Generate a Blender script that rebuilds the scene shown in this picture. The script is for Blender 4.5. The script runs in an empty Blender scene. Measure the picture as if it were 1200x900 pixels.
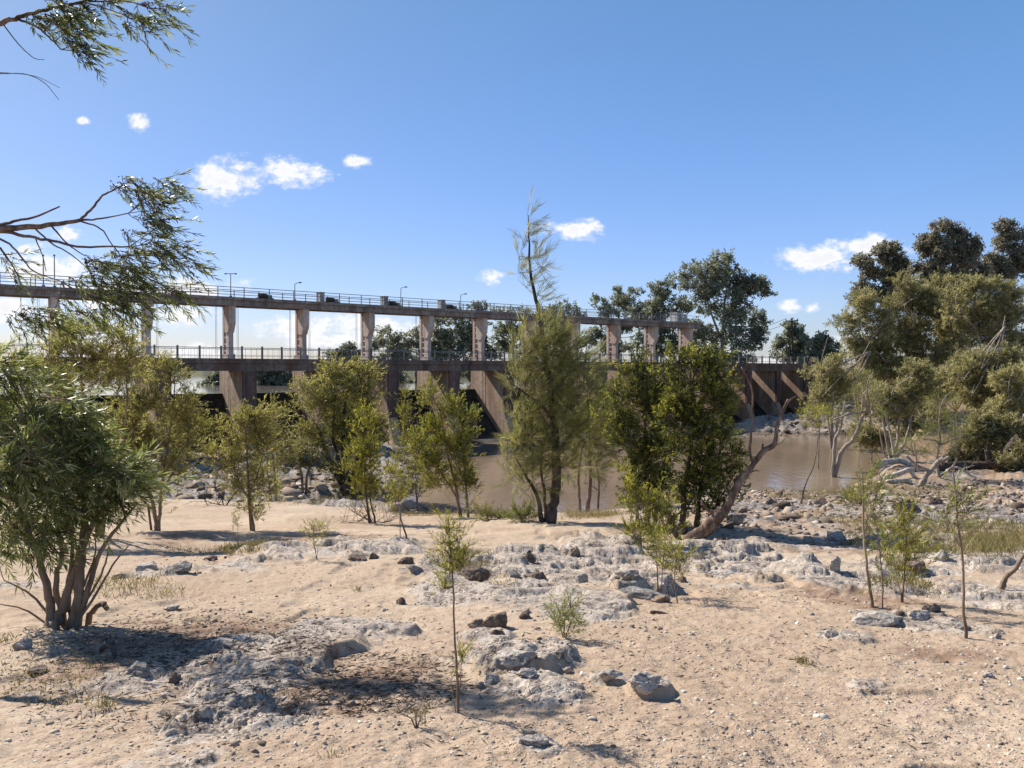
import bpy, math, random
import numpy as np
rng = np.random.default_rng(7)
random.seed(7)
sc = bpy.context.scene
COL = sc.collection
R = math.radians

# ------------------------------------------------------------------ camera model
F = 940.0                       # focal length in pixels of a 1200-wide frame
HOR = 434.0                     # horizon row
PITCH = math.atan((450 - HOR) / F)
cp, sp = math.cos(PITCH), math.sin(PITCH)

def ray(px, py):
    x = (px - 600) / F; z = -(py - 450) / F
    y2 = cp + z * sp
    z2 = -sp + z * cp
    return np.array([x / y2, 1.0, z2 / y2])

def at(px, py, Y):
    return ray(px, py) * Y

# ------------------------------------------------------------------ noise
def _hash(ix, iy, iz, seed):
    h = (ix.astype(np.int64) * 374761393 + iy.astype(np.int64) * 668265263 + iz.astype(np.int64) * 2147483647 + seed * 974634777) & 0xFFFFFFFF
    h = ((h ^ (h >> 13)) * 1274126177) & 0xFFFFFFFF
    h = (h ^ (h >> 16)) & 0xFFFFFFFF
    return h.astype(np.float64) / 4294967295.0

def vn2(x, y, seed=0):
    x = np.asarray(x, float); y = np.asarray(y, float)
    ix = np.floor(x); iy = np.floor(y)
    fx = x - ix; fy = y - iy
    fx = fx * fx * fx * (fx * (fx * 6 - 15) + 10); fy = fy * fy * fy * (fy * (fy * 6 - 15) + 10)
    z0 = np.zeros_like(ix)
    a = _hash(ix, iy, z0, seed); b = _hash(ix + 1, iy, z0, seed)
    c = _hash(ix, iy + 1, z0, seed); d = _hash(ix + 1, iy + 1, z0, seed)
    return ((a * (1 - fx) + b * fx) * (1 - fy) + (c * (1 - fx) + d * fx) * fy) * 2 - 1

def fbm2(x, y, o=4, seed=0, gain=0.5):
    s = 0; a = 1.0; t = 0
    ca, sa = math.cos(.6), math.sin(.6)
    for k in range(o):
        s = s + a * vn2(x, y, seed + k * 17)
        t += a; a *= gain
        x, y = (x * ca - y * sa) * 2.03 + 3.1, (x * sa + y * ca) * 2.03 - 1.7
    return s / t

def vn3(p, seed=0):
    i = np.floor(p); f = p - i; f = f * f * (3 - 2 * f)
    r = 0
    for dx in (0, 1):
        for dy in (0, 1):
            for dz in (0, 1):
                w = (f[:, 0] if dx else 1 - f[:, 0]) * (f[:, 1] if dy else 1 - f[:, 1]) * (f[:, 2] if dz else 1 - f[:, 2])
                r = r + w * _hash(i[:, 0] + dx, i[:, 1] + dy, i[:, 2] + dz, seed)
    return r * 2 - 1

def sstep(a, b, x):
    t = np.clip((x - a) / (b - a), 0, 1)
    return t * t * (3 - 2 * t)

# ------------------------------------------------------------------ dam frame
AX = np.array([.793, .610]); DN = np.array([.610, -.793]); O = np.array([-32.05, 70.4]); BAY = 7.15
WATER = -7.6; RES = -2.75
def dam(p, s, z):
    q = O + AX * p + DN * s
    return np.array([q[0], q[1], z])
def p_from_x(px, s=0.0):
    u = (px - 600) / F
    # (Ox+ax p+dx s) = u (Oy+ay p+dy s)
    return (u * (O[1] + DN[1] * s) - O[0] - DN[0] * s) / (AX[0] - u * AX[1])

# ------------------------------------------------------------------ terrain
_ue = np.array([-1.5, -.45, -.38, -.18, -.04, .1, .22, .3, 1.5])
_ye = np.array([38., 37., 36., 27., 24., 26., 34., 60., 60.])
def base_h(X, Y):
    X = np.asarray(X, float); Y = np.asarray(Y, float)
    u = X / np.maximum(Y, 1.0)
    z = -1.35 - .125 * Y
    z = np.where(Y < 0, -1.35, z)
    ye = np.interp(u, _ue, _ye)
    # behind the sand edge the bank drops to the rock flats (left) or the river (middle)
    low_left = -7.0 - .006 * (Y - 45)
    chan = sstep(-.17, -.04, u)                 # 0 left flats, 1 river
    low = low_left * (1 - chan) + (-8.6) * chan
    t = sstep(0, 1, (Y - ye) / (6 + 11 * chan))
    zb = z * (1 - t) + low * t
    # right: beach runs into water at Y=50
    zr = np.maximum(z, -9.0)
    rt = sstep(.24, .33, u)
    g = zb * (1 - rt) + zr * rt
    # right bank rises with distance and to the right
    thr = .40 + np.clip(Y - 50, 0, 60) * .0026
    rb = sstep(0, .055, u - thr + .012 * np.sin(Y * .31)) * sstep(43, 50, Y)
    zbank = -6.8 + sstep(58, 112, Y) * 5.85 + np.clip((u - .55) * 3, 0, 3)
    g = g * (1 - rb) + zbank * rb
    # far shore below the right end of the dam
    dx = X - O[0]; dy = Y - O[1]
    p = dx * AX[0] + dy * AX[1]; s = dx * DN[0] + dy * DN[1]
    fs = sstep(.20, .30, u) * sstep(84, 92, Y)
    zfs = -7.9 + np.clip(Y - 90, 0, 22) * .12 * sstep(4, 14, s) + .4 * sstep(8, 0, s)
    g = g * (1 - fs) + np.maximum(g, zfs) * fs
    # embankment and road level right of the abutment
    em = sstep(92.5, 98.5, p + np.clip(s - 6, 0, 30) * -.25) * sstep(34, 5, s)
    g = g * (1 - em) + .75 * em
    # toe of the dam : ground stays low under it, reservoir bed behind
    up = sstep(-1.0, -3.0, s) * sstep(95, 88, p)
    g = g * (1 - up) + (-5.5) * up
    far = sstep(-70, -95, s) * np.maximum(sstep(-.215, -.19, u), sstep(-.365, -.35, u) * sstep(-.24, -.255, u))
    far = np.maximum(far, sstep(-1250, -1350, s))
    g = g * (1 - far) + (-1.6) * far
    rup = sstep(92, 99, p) * sstep(8, -4, s) * np.maximum(sstep(.1, .2, u), sstep(-60, -30, s))
    g = g * (1 - rup) + (.75 - 1.6 * sstep(-6, -20, s)) * rup
    return g

def ground_px(px, py, lo=2.5, hi=130.):
    r = ray(px, py)
    Y = np.concatenate([np.arange(lo, 60, .02), np.arange(60, hi, .1)])
    dz = r[2] * Y - base_h(r[0] * Y, Y)
    i = np.argmax(dz < 0)
    Yh = Y[i] if dz[i] < 0 else hi
    return np.array([r[0] * Yh, Yh, r[2] * Yh])

ELL = [  # pale rock outcrops: px, py, rx, ry, strength of relief
 (395,648,75,9,1),(330,655,35,8,1),(455,645,50,6,.8),(190,672,45,5,1),(265,668,70,5,.7),(20,688,55,6,.5),(110,680,40,4,.5),
 (640,662,130,22,1),(560,690,75,18,.8),(720,645,90,16,1),(745,690,55,11,1.4),(825,654,90,14,1.3),(905,668,70,16,1.1),(955,680,45,8,.9),
 (690,712,75,16,.8),(600,700,60,14,.7),(530,668,50,9,.8),
 (455,740,35,13,.9),(600,770,90,15,1.3),(640,812,50,15,.8),(625,872,30,15,.9),(758,810,28,11,.8),(715,798,35,8,.6),(575,745,40,9,.6),
 (330,765,85,36,1.1),(385,742,60,14,.8),(265,848,85,34,1.4),(205,890,75,24,1.3),(150,800,45,16,.5),(60,810,40,12,.4),
 (1040,724,50,13,1.2),(1095,734,50,9,.9),(1110,690,110,14,.8),(1005,680,55,7,.8),(1155,660,75,12,.8),(1085,640,100,13,.8),(1080,600,130,14,.8),
 (1170,705,60,12,.7),(1050,665,60,9,.8),(930,640,40,6,.6),(870,612,50,9,.5),(990,745,30,6,.4),(1020,800,30,5,.3),(860,690,50,4,.3)]
ELLW = []
for (x, y, rx, ry, st) in ELL:
    c = ground_px(x, y); a = ground_px(x, y - ry); b = ground_px(x, y + ry)
    ELLW.append((c[0], c[1], rx * c[1] / F, max(.12, (a[1] - b[1]) / 2), st))
DIRT = [(230,742,140,22),(430,800,110,28),(130,770,90,30),(380,632,100,10),(220,628,50,6),(340,790,70,30),(950,640,70,10),(1000,700,60,20),(1120,765,70,16),(620,600,80,8)]
DIRTW = []
for (x, y, rx, ry) in DIRT:
    c = ground_px(x, y); a = ground_px(x, y - ry); b = ground_px(x, y + ry)
    DIRTW.append((c[0], c[1], rx * c[1] / F, max(.15, (a[1] - b[1]) / 2)))

def masks(X, Y):
    m = np.full(X.shape, -9.0); rel = np.zeros(X.shape)
    for (cx, cy, rx, ry, st) in ELLW:
        v = 1 - np.sqrt(((X - cx) / rx) ** 2 + ((Y - cy) / ry) ** 2)
        v = np.clip(v, -3, .45)
        rel = np.where(v > m, st, rel); m = np.maximum(m, v)
    n = fbm2(X * 1.3, Y * 1.3, 7, 3, .70)
    edge = m + 1.05 * n
    edge_s = m + 1.05 * fbm2(X * 1.3, Y * 1.3, 3, 3, .55)
    rock = sstep(-.06, .12, edge - .35 * sstep(.05, .45, fbm2(X * .9 + 7, Y * .9, 5, 205, .6)))
    u = X / np.maximum(Y, 1)
    ye = np.interp(u, _ue, _ye)
    flats = sstep(2, 6, Y - ye) * sstep(.3, .2, u)
    s = (X - O[0]) * DN[0] + (Y - O[1]) * DN[1]
    flats = flats * sstep(-2, 2, s)
    shore = sstep(.27, .33, u) * sstep(84, 90, Y) * sstep(2, 8, s)
    rub = sstep(.2, .28, u) * sstep(15, 18, Y) * sstep(70, 60, Y)
    rubn = fbm2(X * .35 + 9, Y * .35, 4, 21)
    rock = np.maximum(rock, flats * sstep(-.5, -.1, rubn + .1 * n))
    rock = np.maximum(rock, shore * sstep(-.6, -.1, rubn + n))
    rock = np.maximum(rock, rub * sstep(.05, .25, rubn + .3 * n))
    d = np.full(X.shape, -9.0)
    for (cx, cy, rx, ry) in DIRTW:
        d = np.maximum(d, 1 - np.sqrt(((X - cx) / rx) ** 2 + ((Y - cy) / ry) ** 2))
    dirt = sstep(-.1, .35, d + .8 * fbm2(X * 2.1, Y * 2.1, 4, 40)) * .8
    dirt = np.maximum(dirt, rub * .75 * sstep(-.5, .3, fbm2(X * .8, Y * .8, 3, 44) + .2))
    p = (X - O[0]) * AX[0] + (Y - O[1]) * AX[1]
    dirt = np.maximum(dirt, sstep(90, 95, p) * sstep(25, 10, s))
    thr = .40 + np.clip(Y - 50, 0, 60) * .0026
    dirt = np.maximum(dirt, sstep(.0, .05, u - thr) * sstep(50, 58, Y) * .9)
    return rock, rel, dirt, flats, rub, (edge, edge_s), shore

def height(X, Y):
    rock, rel, dirt, flats, rub, (edge, edge_s), shore = masks(X, Y)
    z = base_h(X, Y)
    sc_ = np.clip(Y / 7, .5, 2.2)
    z = z + .07 * fbm2(X * .35, Y * .35, 3, 60) * sstep(80, 40, Y) * sc_
    fine = fbm2(X * 4.5, Y * 4.5, 4, 70); z = z + .022 * fine * sstep(60, 20, Y)
    z = z + .010 * fbm2(X * 17, Y * 17, 3, 80) * sstep(20, 8, Y)
    z = z - .035 * sstep(.28, .62, vn2(X * 3.1 + 40, Y * 2.3, 83)) * sstep(40, 20, Y) * sstep(-.25, .2, fbm2(X * .3, Y * .3, 2, 84))
    # rock relief: ledges and pitted crust
    t = fbm2(X * .75 + .12 * fbm2(X * 3, Y * 3, 2, 95), Y * 1.25, 3, 90, .36) * .5 + .20 * np.clip(edge, 0, .8)
    q = .26
    ter = np.floor(t / q) * q + q * sstep(.6, 1.0, t / q - np.floor(t / q))
    pit = np.abs(fbm2(X * 5, Y * 5, 4, 110, .6))
    rid = np.abs(fbm2(X * 2.2, Y * 2.2, 4, 120, .55))
    lift = .035 + ter * .30 + .016 * fbm2(X * 2.6, Y * 2.6, 4, 121, .5) - rid * .02 + pit * .022 + .007 * fbm2(X * 14, Y * 14, 3, 130) - .03 * sstep(.12, .0, np.abs(fbm2(X * .9 + 4, Y * 1.6, 4, 133)))
    hm = sstep(-.04, .30, np.where(edge > -5, edge_s, -1))
    z = z + hm * (1 - np.maximum(flats, np.maximum(shore, rub))) * rel * np.clip(Y / 9, .75, 1.3) * lift
    big = np.maximum(flats, shore)
    tf = fbm2(X * .22, Y * .42, 5, 140, .6)
    terf = np.floor(tf / .16) * .16 + .16 * sstep(.6, 1, tf / .16 - np.floor(tf / .16))
    z = z + big * (terf * 1.0 + .22 * fbm2(X * 1.1, Y * 1.1, 3, 150))
    z = z + rub * (.26 * fbm2(X * .8, Y * .8, 4, 160, .6) + .10 * np.abs(fbm2(X * 2.4, Y * 2.4, 3, 170))) * sstep(14, 20, Y)
    s = (X - O[0]) * DN[0] + (Y - O[1]) * DN[1]
    z = z + .5 * fbm2(X * .15, Y * .15, 4, 180) * sstep(60, 80, Y) * (1 - big) * sstep(2, 9, s)
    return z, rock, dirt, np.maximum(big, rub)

# ------------------------------------------------------------------ object helpers
def new_obj(name, verts, faces, mat=None, parent=None, loc=None, smooth=False, attrs=None, mats=None):
    """verts (n,3) world coordinates; faces list or (m,k) array. Origin goes to loc (world)."""
    V = np.asarray(verts, float).reshape(-1, 3)
    me = bpy.data.meshes.new(name)
    if loc is None:
        loc = np.zeros(3) if parent is None else np.array(parent['_o'])
    V = V - loc
    if isinstance(faces, np.ndarray):
        k = faces.shape[1]; m = len(faces)
        me.vertices.add(len(V)); me.vertices.foreach_set('co', V.astype(np.float32).ravel())
        me.loops.add(m * k); me.loops.foreach_set('vertex_index', faces.astype(np.int32).ravel())
        me.polygons.add(m); me.polygons.foreach_set('loop_start', np.arange(0, m * k, k, dtype=np.int32))
        me.update(calc_edges=True)
    else:
        me.from_pydata(V.tolist(), [], [list(map(int, f)) for f in faces])
    if smooth:
        me.polygons.foreach_set('use_smooth', np.ones(len(me.polygons), dtype=bool))
    for an, av in (attrs or {}).items():
        a = me.attributes.new(an, 'FLOAT', 'POINT'); a.data.foreach_set('value', np.asarray(av, np.float32))
    for m_ in ([mat] if mat else (mats or [])):
        me.materials.append(m_)
    me.update()
    o = bpy.data.objects.new(name, me); COL.objects.link(o)
    if parent is not None:
        o.parent = parent; o.location = loc - np.array(parent['_o'])
    else:
        o.location = loc
    o['_o'] = [float(v) for v in loc]
    return o

def thing(name, label, cat, loc, group=None):
    o = bpy.data.objects.new(name, None); COL.objects.link(o)
    o.location = loc; o['_o'] = [float(v) for v in loc]
    o.empty_display_size = .2
    o['label'] = label; o['category'] = cat
    if group: o['group'] = group
    return o

def tag(o, label, cat, group=None):
    o['label'] = label; o['category'] = cat
    if group: o['group'] = group
    return o

class MB:
    """collects geometry"""
    def __init__(s): s.v = []; s.f = []; s.n = 0; s.q = []; s.a = []
    def add(s, v, f):
        v = np.asarray(v, float)
        s.f += [[i + s.n for i in ff] for ff in f]; s.v.append(v); s.n += len(v)
    def box(s, fn, p0, p1, s0, s1, z0, z1):
        """box in the dam frame"""
        v = [fn(p, q, z) for p in (p0, p1) for q in (s0, s1) for z in (z0, z1)]
        s.add(v, [(0,1,3,2),(4,6,7,5),(0,4,5,1),(2,3,7,6),(0,2,6,4),(1,5,7,3)])
    def prism(s, fn, prof, p0, p1):
        n = len(prof)
        v = [fn(p0, a, b) for a, b in prof] + [fn(p1, a, b) for a, b in prof]
        f = [list(range(n)), list(range(2 * n - 1, n - 1, -1))] + [[i, n + i, n + (i + 1) % n, (i + 1) % n] for i in range(n)]
        s.add(v, f)
    def tube(s, pts, rad, sides=6, cap=True):
        pts = np.asarray(pts, float); n = len(pts)
        rad = np.broadcast_to(np.asarray(rad, float), (n,))
        T = np.gradient(pts, axis=0); T /= np.linalg.norm(T, axis=1)[:, None] + 1e-9
        ref = np.array([0, 0, 1.]) if abs(T[0][2]) < .8 else np.array([1., 0, 0])
        N = np.cross(T, ref); N /= np.linalg.norm(N, axis=1)[:, None] + 1e-9
        B = np.cross(T, N)
        a = np.linspace(0, 2 * math.pi, sides, endpoint=False)
        V = pts[:, None, :] + rad[:, None, None] * (np.cos(a)[None, :, None] * N[:, None, :] + np.sin(a)[None, :, None] * B[:, None, :])
        f = []
        for i in range(n - 1):
            for j in range(sides):
                k = (j + 1) % sides
                f.append([i * sides + j, i * sides + k, (i + 1) * sides + k, (i + 1) * sides + j])
        if cap:
            f.append(list(range(sides))[::-1]); f.append([(n - 1) * sides + j for j in range(sides)])
        s.add(V.reshape(-1, 3), f)
    def twigs(s, A, B, ra, rb):
        """many straight 3-sided twigs at once"""
        A = np.asarray(A, float).reshape(-1, 3); B = np.asarray(B, float).reshape(-1, 3); n = len(A)
        if n == 0: return
        T = B - A; T /= np.linalg.norm(T, axis=1)[:, None] + 1e-9
        ref = np.where(np.abs(T[:, 2:3]) < .8, np.array([[0, 0, 1.]]), np.array([[1., 0, 0]]))
        N = np.cross(T, ref); N /= np.linalg.norm(N, axis=1)[:, None] + 1e-9
        Bn = np.cross(T, N)
        ra = np.broadcast_to(ra, (n,))[:, None]; rb = np.broadcast_to(rb, (n,))[:, None]
        V = []
        for P, r in ((A, ra), (B, rb)):
            for k in range(3):
                an = 2 * math.pi * k / 3
                V.append(P + r * (math.cos(an) * N + math.sin(an) * Bn))
        V = np.stack(V, 1).reshape(-1, 3)
        b = np.arange(n)[:, None] * 6
        q = np.concatenate([b + np.array([[0,1,4,3]]), b + np.array([[1,2,5,4]]), b + np.array([[2,0,3,5]])])
        s.q.append(q + s.n); s.v.append(V); s.n += len(V)
    def build(s, name, mat, parent=None, loc=None, smooth=False):
        V = np.concatenate(s.v) if s.v else np.zeros((0, 3))
        f = s.f
        if s.q:
            Q = np.concatenate(s.q)
            f = f + Q.tolist() if f else Q
        return new_obj(name, V, f, mat, parent, loc, smooth)

# ------------------------------------------------------------------ materials
def nmat(name):
    m = bpy.data.materials.new(name); m.use_nodes = True
    nt = m.node_tree; b = nt.nodes['Principled BSDF']; b.inputs['Roughness'].default_value = .9
    b.inputs['Specular IOR Level'].default_value = .25
    return m, nt, b
def N(nt, typ, **kw):
    n = nt.nodes.new(typ)
    for k, v in kw.items():
        if k.startswith('i_'):
            n.inputs[int(k[2:])].default_value = v
        else:
            setattr(n, k, v)
    return n
def noise(nt, vec, scale, detail=5, rough=.55):
    n = N(nt, 'ShaderNodeTexNoise'); n.inputs['Scale'].default_value = scale; n.inputs['Detail'].default_value = detail
    n.inputs['Roughness'].default_value = rough
    if vec is not None: nt.links.new(vec, n.inputs['Vector'])
    return n.outputs['Fac']
def ramp(nt, fac, stops):
    r = N(nt, 'ShaderNodeValToRGB'); e = r.color_ramp.elements
    while len(e) < len(stops): e.new(.5)
    for el, (p, c) in zip(e, stops):
        el.position = p; el.color = (c[0], c[1], c[2], 1) if len(c) == 3 else c
    nt.links.new(fac, r.inputs[0]); return r.outputs[0]
def mix(nt, fac, a, b, typ='MIX'):
    m = N(nt, 'ShaderNodeMix', data_type='RGBA', blend_type=typ)
    for idx, v in ((0, fac), (6, a), (7, b)):
        if hasattr(v, 'is_linked'): nt.links.new(v, m.inputs[idx])
        else: m.inputs[idx].default_value = (v[0], v[1], v[2], 1) if isinstance(v, tuple) else v
    return m.outputs[2]
def bump(nt, b, fac, strength, dist):
    n = N(nt, 'ShaderNodeBump'); n.inputs['Strength'].default_value = strength; n.inputs['Distance'].default_value = dist
    nt.links.new(fac, n.inputs['Height']); nt.links.new(n.outputs[0], b.inputs['Normal'])
def attr(nt, name):
    a = N(nt, 'ShaderNodeAttribute'); a.attribute_name = name; return a.outputs['Fac']
def math_(nt, op, a, b=None, clamp=False):
    m = N(nt, 'ShaderNodeMath', operation=op); m.use_clamp = clamp
    for i, v in enumerate((a, b)):
        if v is None: continue
        if hasattr(v, 'is_linked'): nt.links.new(v, m.inputs[i])
        else: m.inputs[i].default_value = v
    return m.outputs[0]

def rock_color(nt, pos, dark=(.13,.10,.078), mid=(.39,.325,.265), light=(.545,.475,.40), s=1.0):
    a = noise(nt, pos, 2.2 * s, 9, .68); b = noise(nt, pos, 9 * s, 8, .7); c = noise(nt, pos, 40 * s, 4, .6)
    f = math_(nt, 'ADD', math_(nt, 'MULTIPLY', a, .5), math_(nt, 'MULTIPLY', b, .5))
    col = ramp(nt, f, [(.36, dark), (.455, mid), (.56, light), (.7, mid)])
    # thin dark cracks and iron stained blotches
    ck = noise(nt, pos, 3.1 * s, 6, .62); ck = math_(nt, 'ABSOLUTE', math_(nt, 'SUBTRACT', ck, .5))
    col = mix(nt, math_(nt, 'MULTIPLY', ramp(nt, ck, [(.006, (1,1,1)), (.02, (0,0,0))]), .8), col, tuple(.5 * q for q in dark))
    st = noise(nt, pos, 1.1 * s, 5, .6)
    col = mix(nt, math_(nt, 'MULTIPLY', ramp(nt, st, [(.54, (0,0,0)), (.66, (1,1,1))]), .5), col, (mid[0] * .62, mid[1] * .52, mid[2] * .45))
    return mix(nt, math_(nt, 'MULTIPLY', ramp(nt, c, [(.40, (1,1,1)), (.55, (0,0,0))]), .45), col, dark), b, c

def mat_ground():
    m, nt, b = nmat('river_bank_ground')
    g = N(nt, 'ShaderNodeNewGeometry'); pos = g.outputs['Position']
    rock, dirt, big = attr(nt, 'rock'), attr(nt, 'dirt'), attr(nt, 'big')
    n1 = noise(nt, pos, .6, 6, .6); n2 = noise(nt, pos, 7, 7, .65); n3 = noise(nt, pos, 60, 3, .6)
    sand = ramp(nt, n1, [(.3, (.395,.305,.215)), (.5, (.495,.395,.288)), (.7, (.565,.46,.348))])
    sand = mix(nt, math_(nt, 'MULTIPLY', ramp(nt, n2, [(.40, (1,1,1)), (.56, (0,0,0))]), .45), sand, (.33,.215,.14))
    n0 = noise(nt, pos, .22, 4, .6)
    sand = mix(nt, math_(nt, 'MULTIPLY', ramp(nt, n0, [(.42, (1,1,1)), (.56, (0,0,0))]), .5), sand, (.38,.275,.19))
    vor = N(nt, 'ShaderNodeTexVoronoi'); vor.inputs['Scale'].default_value = 26; nt.links.new(pos, vor.inputs['Vector'])
    speck = ramp(nt, vor.outputs['Distance'], [(.16, (1,1,1)), (.24, (0,0,0))])
    spcol = ramp(nt, N_sep(nt, vor.outputs['Color']), [(.25, (.20,.13,.09)), (.55, (.42,.30,.21)), (.85, (.66,.60,.52))])
    sand = mix(nt, math_(nt, 'MULTIPLY', speck, .65), sand, spcol)
    sand = mix(nt, math_(nt, 'MULTIPLY', ramp(nt, n3, [(.42, (1,1,1)), (.55, (0,0,0))]), .3), sand, (.24,.16,.105))
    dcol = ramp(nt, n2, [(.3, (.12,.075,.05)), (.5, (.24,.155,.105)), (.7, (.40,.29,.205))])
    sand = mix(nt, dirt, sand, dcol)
    rc, rb, rcc = rock_color(nt, pos)
    rfar, rfb, _ = rock_color(nt, pos, (.06,.05,.044), (.235,.205,.18), (.43,.385,.335), .33)
    rc = mix(nt, big, rc, rfar)
    col = mix(nt, rock, sand, rc)
    sy = N(nt, 'ShaderNodeSeparateXYZ'); nt.links.new(pos, sy.inputs[0])
    wet = ramp(nt, math_(nt, 'ADD', math_(nt, 'MULTIPLY', math_(nt, 'SUBTRACT', -7.6 + .42, sy.outputs[2]), 2.5), math_(nt, 'MULTIPLY', math_(nt, 'SUBTRACT', n2, .5), .8)), [(.0, (0, 0, 0)), (.6, (1, 1, 1))])
    col = mix(nt, math_(nt, 'MULTIPLY', wet, .75), col, (.10, .075, .052))
    col = mix(nt, ramp(nt, math_(nt, 'DIVIDE', sy.outputs[1], 300.0), [(.42, (0, 0, 0)), (.5, (1, 1, 1))]), col, (.075, .075, .04))
    nt.links.new(col, b.inputs['Base Color'])
    b.inputs['Specular IOR Level'].default_value = .15
    hsum = math_(nt, 'ADD', math_(nt, 'MULTIPLY', rb, .7), math_(nt, 'MULTIPLY', n3, .25))
    hsum = math_(nt, 'ADD', hsum, math_(nt, 'MULTIPLY', speck, .12))
    bump(nt, b, hsum, .7, .04)
    return m
def N_sep(nt, c):
    s = N(nt, 'ShaderNodeSeparateColor'); nt.links.new(c, s.inputs[0]); return s.outputs[0]

def mat_rock(name, dark, mid, light, s=3.0):
    m, nt, b = nmat(name)
    g = N(nt, 'ShaderNodeNewGeometry')
    c, h, h2 = rock_color(nt, g.outputs['Position'], dark, mid, light, s)
    nt.links.new(c, b.inputs['Base Color']); bump(nt, b, h, .8, .03)
    return m

def mat_tone(name, stops, transl=0.0, rough=.6, spec=.3):
    m, nt, b = nmat(name)
    t = attr(nt, 'tone')
    c = ramp(nt, t, stops)
    nt.links.new(c, b.inputs['Base Color']); b.inputs['Roughness'].default_value = rough; b.inputs['Specular IOR Level'].default_value = spec
    if transl:
        tr = N(nt, 'ShaderNodeBsdfTranslucent')
        hs = N(nt, 'ShaderNodeHueSaturation'); hs.inputs['Saturation'].default_value = 1.1; hs.inputs['Value'].default_value = 1.25
        nt.links.new(c, hs.inputs['Color']); nt.links.new(hs.outputs[0], tr.inputs[0])
        mx = N(nt, 'ShaderNodeMixShader'); mx.inputs[0].default_value = transl
        out = nt.nodes['Material Output']
        nt.links.new(b.outputs[0], mx.inputs[1]); nt.links.new(tr.outputs[0], mx.inputs[2]); nt.links.new(mx.outputs[0], out.inputs[0])
    return m

def mat_bark(name, a, b_, c, s=6):
    m, nt, b = nmat(name)
    g = N(nt, 'ShaderNodeNewGeometry')
    mp = N(nt, 'ShaderNodeMapping'); mp.inputs['Scale'].default_value = (1, 1, .3); nt.links.new(g.outputs['Position'], mp.inputs[0])
    n = noise(nt, mp.outputs[0], s, 7, .65)
    nt.links.new(ramp(nt, n, [(.32, a), (.5, b_), (.68, c)]), b.inputs['Base Color']); bump(nt, b, n, .7, .03)
    return m

def mat_concrete(name, light, mid, stain, rust=None, s=.6):
    m, nt, b = nmat(name)
    g = N(nt, 'ShaderNodeNewGeometry'); pos = g.outputs['Position']
    mp = N(nt, 'ShaderNodeMapping'); mp.inputs['Scale'].default_value = (1, 1, .25); nt.links.new(pos, mp.inputs[0])
    n = noise(nt, mp.outputs[0], s, 8, .65); n2 = noise(nt, pos, 2.5, 8, .7)
    col = ramp(nt, n, [(.35, stain), (.47, mid), (.6, light)])
    col = mix(nt, math_(nt, 'MULTIPLY', ramp(nt, n2, [(.42, (1,1,1)), (.58, (0,0,0))]), .55), col, stain)
    mp2 = N(nt, 'ShaderNodeMapping'); mp2.inputs['Scale'].default_value = (1, 1, .06); nt.links.new(pos, mp2.inputs[0])
    st_ = noise(nt, mp2.outputs[0], 3.2, 4, .6)
    col = mix(nt, math_(nt, 'MULTIPLY', ramp(nt, st_, [(.5, (0,0,0)), (.66, (1,1,1))]), .55), col, tuple(.7 * c_ for c_ in stain))
    if rust:
        n3 = noise(nt, mp.outputs[0], .35, 6, .6)
        col = mix(nt, math_(nt, 'MULTIPLY', ramp(nt, n3, [(.5, (0,0,0)), (.62, (1,1,1))]), .6), col, rust)
    nt.links.new(col, b.inputs['Base Color']); bump(nt, b, n2, .4, .03)
    return m

M = {}
M['ground'] = mat_ground()
M['rock_pale'] = mat_rock('pale_rock', (.16,.13,.11), (.46,.40,.34), (.66,.60,.53))
M['rock_grey'] = mat_rock('grey_rock', (.08,.07,.065), (.27,.245,.22), (.48,.45,.41))
M['rock_dark'] = mat_rock('dark_brown_rock', (.065,.046,.037), (.16,.112,.085), (.31,.24,.19))
M['rock_tan'] = mat_rock('tan_rock', (.12,.08,.055), (.30,.21,.15), (.46,.36,.27))
M['stone'] = mat_tone('stone_chips', [(0, (.10,.075,.06)), (.3, (.235,.18,.14)), (.6, (.42,.34,.265)), (.85, (.56,.49,.41)), (1, (.66,.60,.52))], 0, .95, .15)
M['bark_pale'] = mat_bark('pale_bark', (.13,.10,.08), (.30,.24,.19), (.48,.40,.32))
M['bark_tan'] = mat_bark('tan_bark', (.08,.055,.04), (.21,.145,.10), (.34,.25,.18))
M['bark_dark'] = mat_bark('dark_bark', (.025,.02,.017), (.07,.052,.042), (.14,.105,.085))
M['bark_white'] = mat_bark('bleached_wood', (.22,.19,.16), (.44,.40,.35), (.62,.57,.51))
M['bark_red'] = mat_bark('weathered_red_wood', (.045,.03,.022), (.15,.095,.07), (.31,.23,.18), 11)
M['leaf_bottle'] = mat_tone('bottlebrush_leaf', [(0, (.066,.078,.024)), (.5, (.17,.195,.058)), (.85, (.31,.33,.12)), (1, (.50,.50,.30))], .5, .4, .55)
M['leaf_dead'] = mat_tone('seed_capsule', [(0, (.045,.032,.025)), (.6, (.12,.085,.065)), (1, (.22,.17,.13))], .1, .8)
M['leaf_olive'] = mat_tone('olive_leaf', [(0, (.125,.122,.038)), (.5, (.295,.275,.088)), (1, (.53,.47,.18))], .52, .55)
M['leaf_yellow'] = mat_tone('yellow_green_leaf', [(0, (.105,.108,.024)), (.5, (.265,.255,.052)), (1, (.46,.42,.10))], .5, .5)
M['leaf_green'] = mat_tone('fresh_green_leaf', [(0, (0.084,0.099,0.029)), (.5, (0.196,0.218,0.058)), (1, (0.358,0.375,0.112))], 0.50, .5)
M['leaf_casua'] = mat_tone('river_oak_needle', [(0, (.095,.095,.036)), (.5, (.225,.22,.082)), (1, (.41,.38,.155))], .5, .6)
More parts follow.
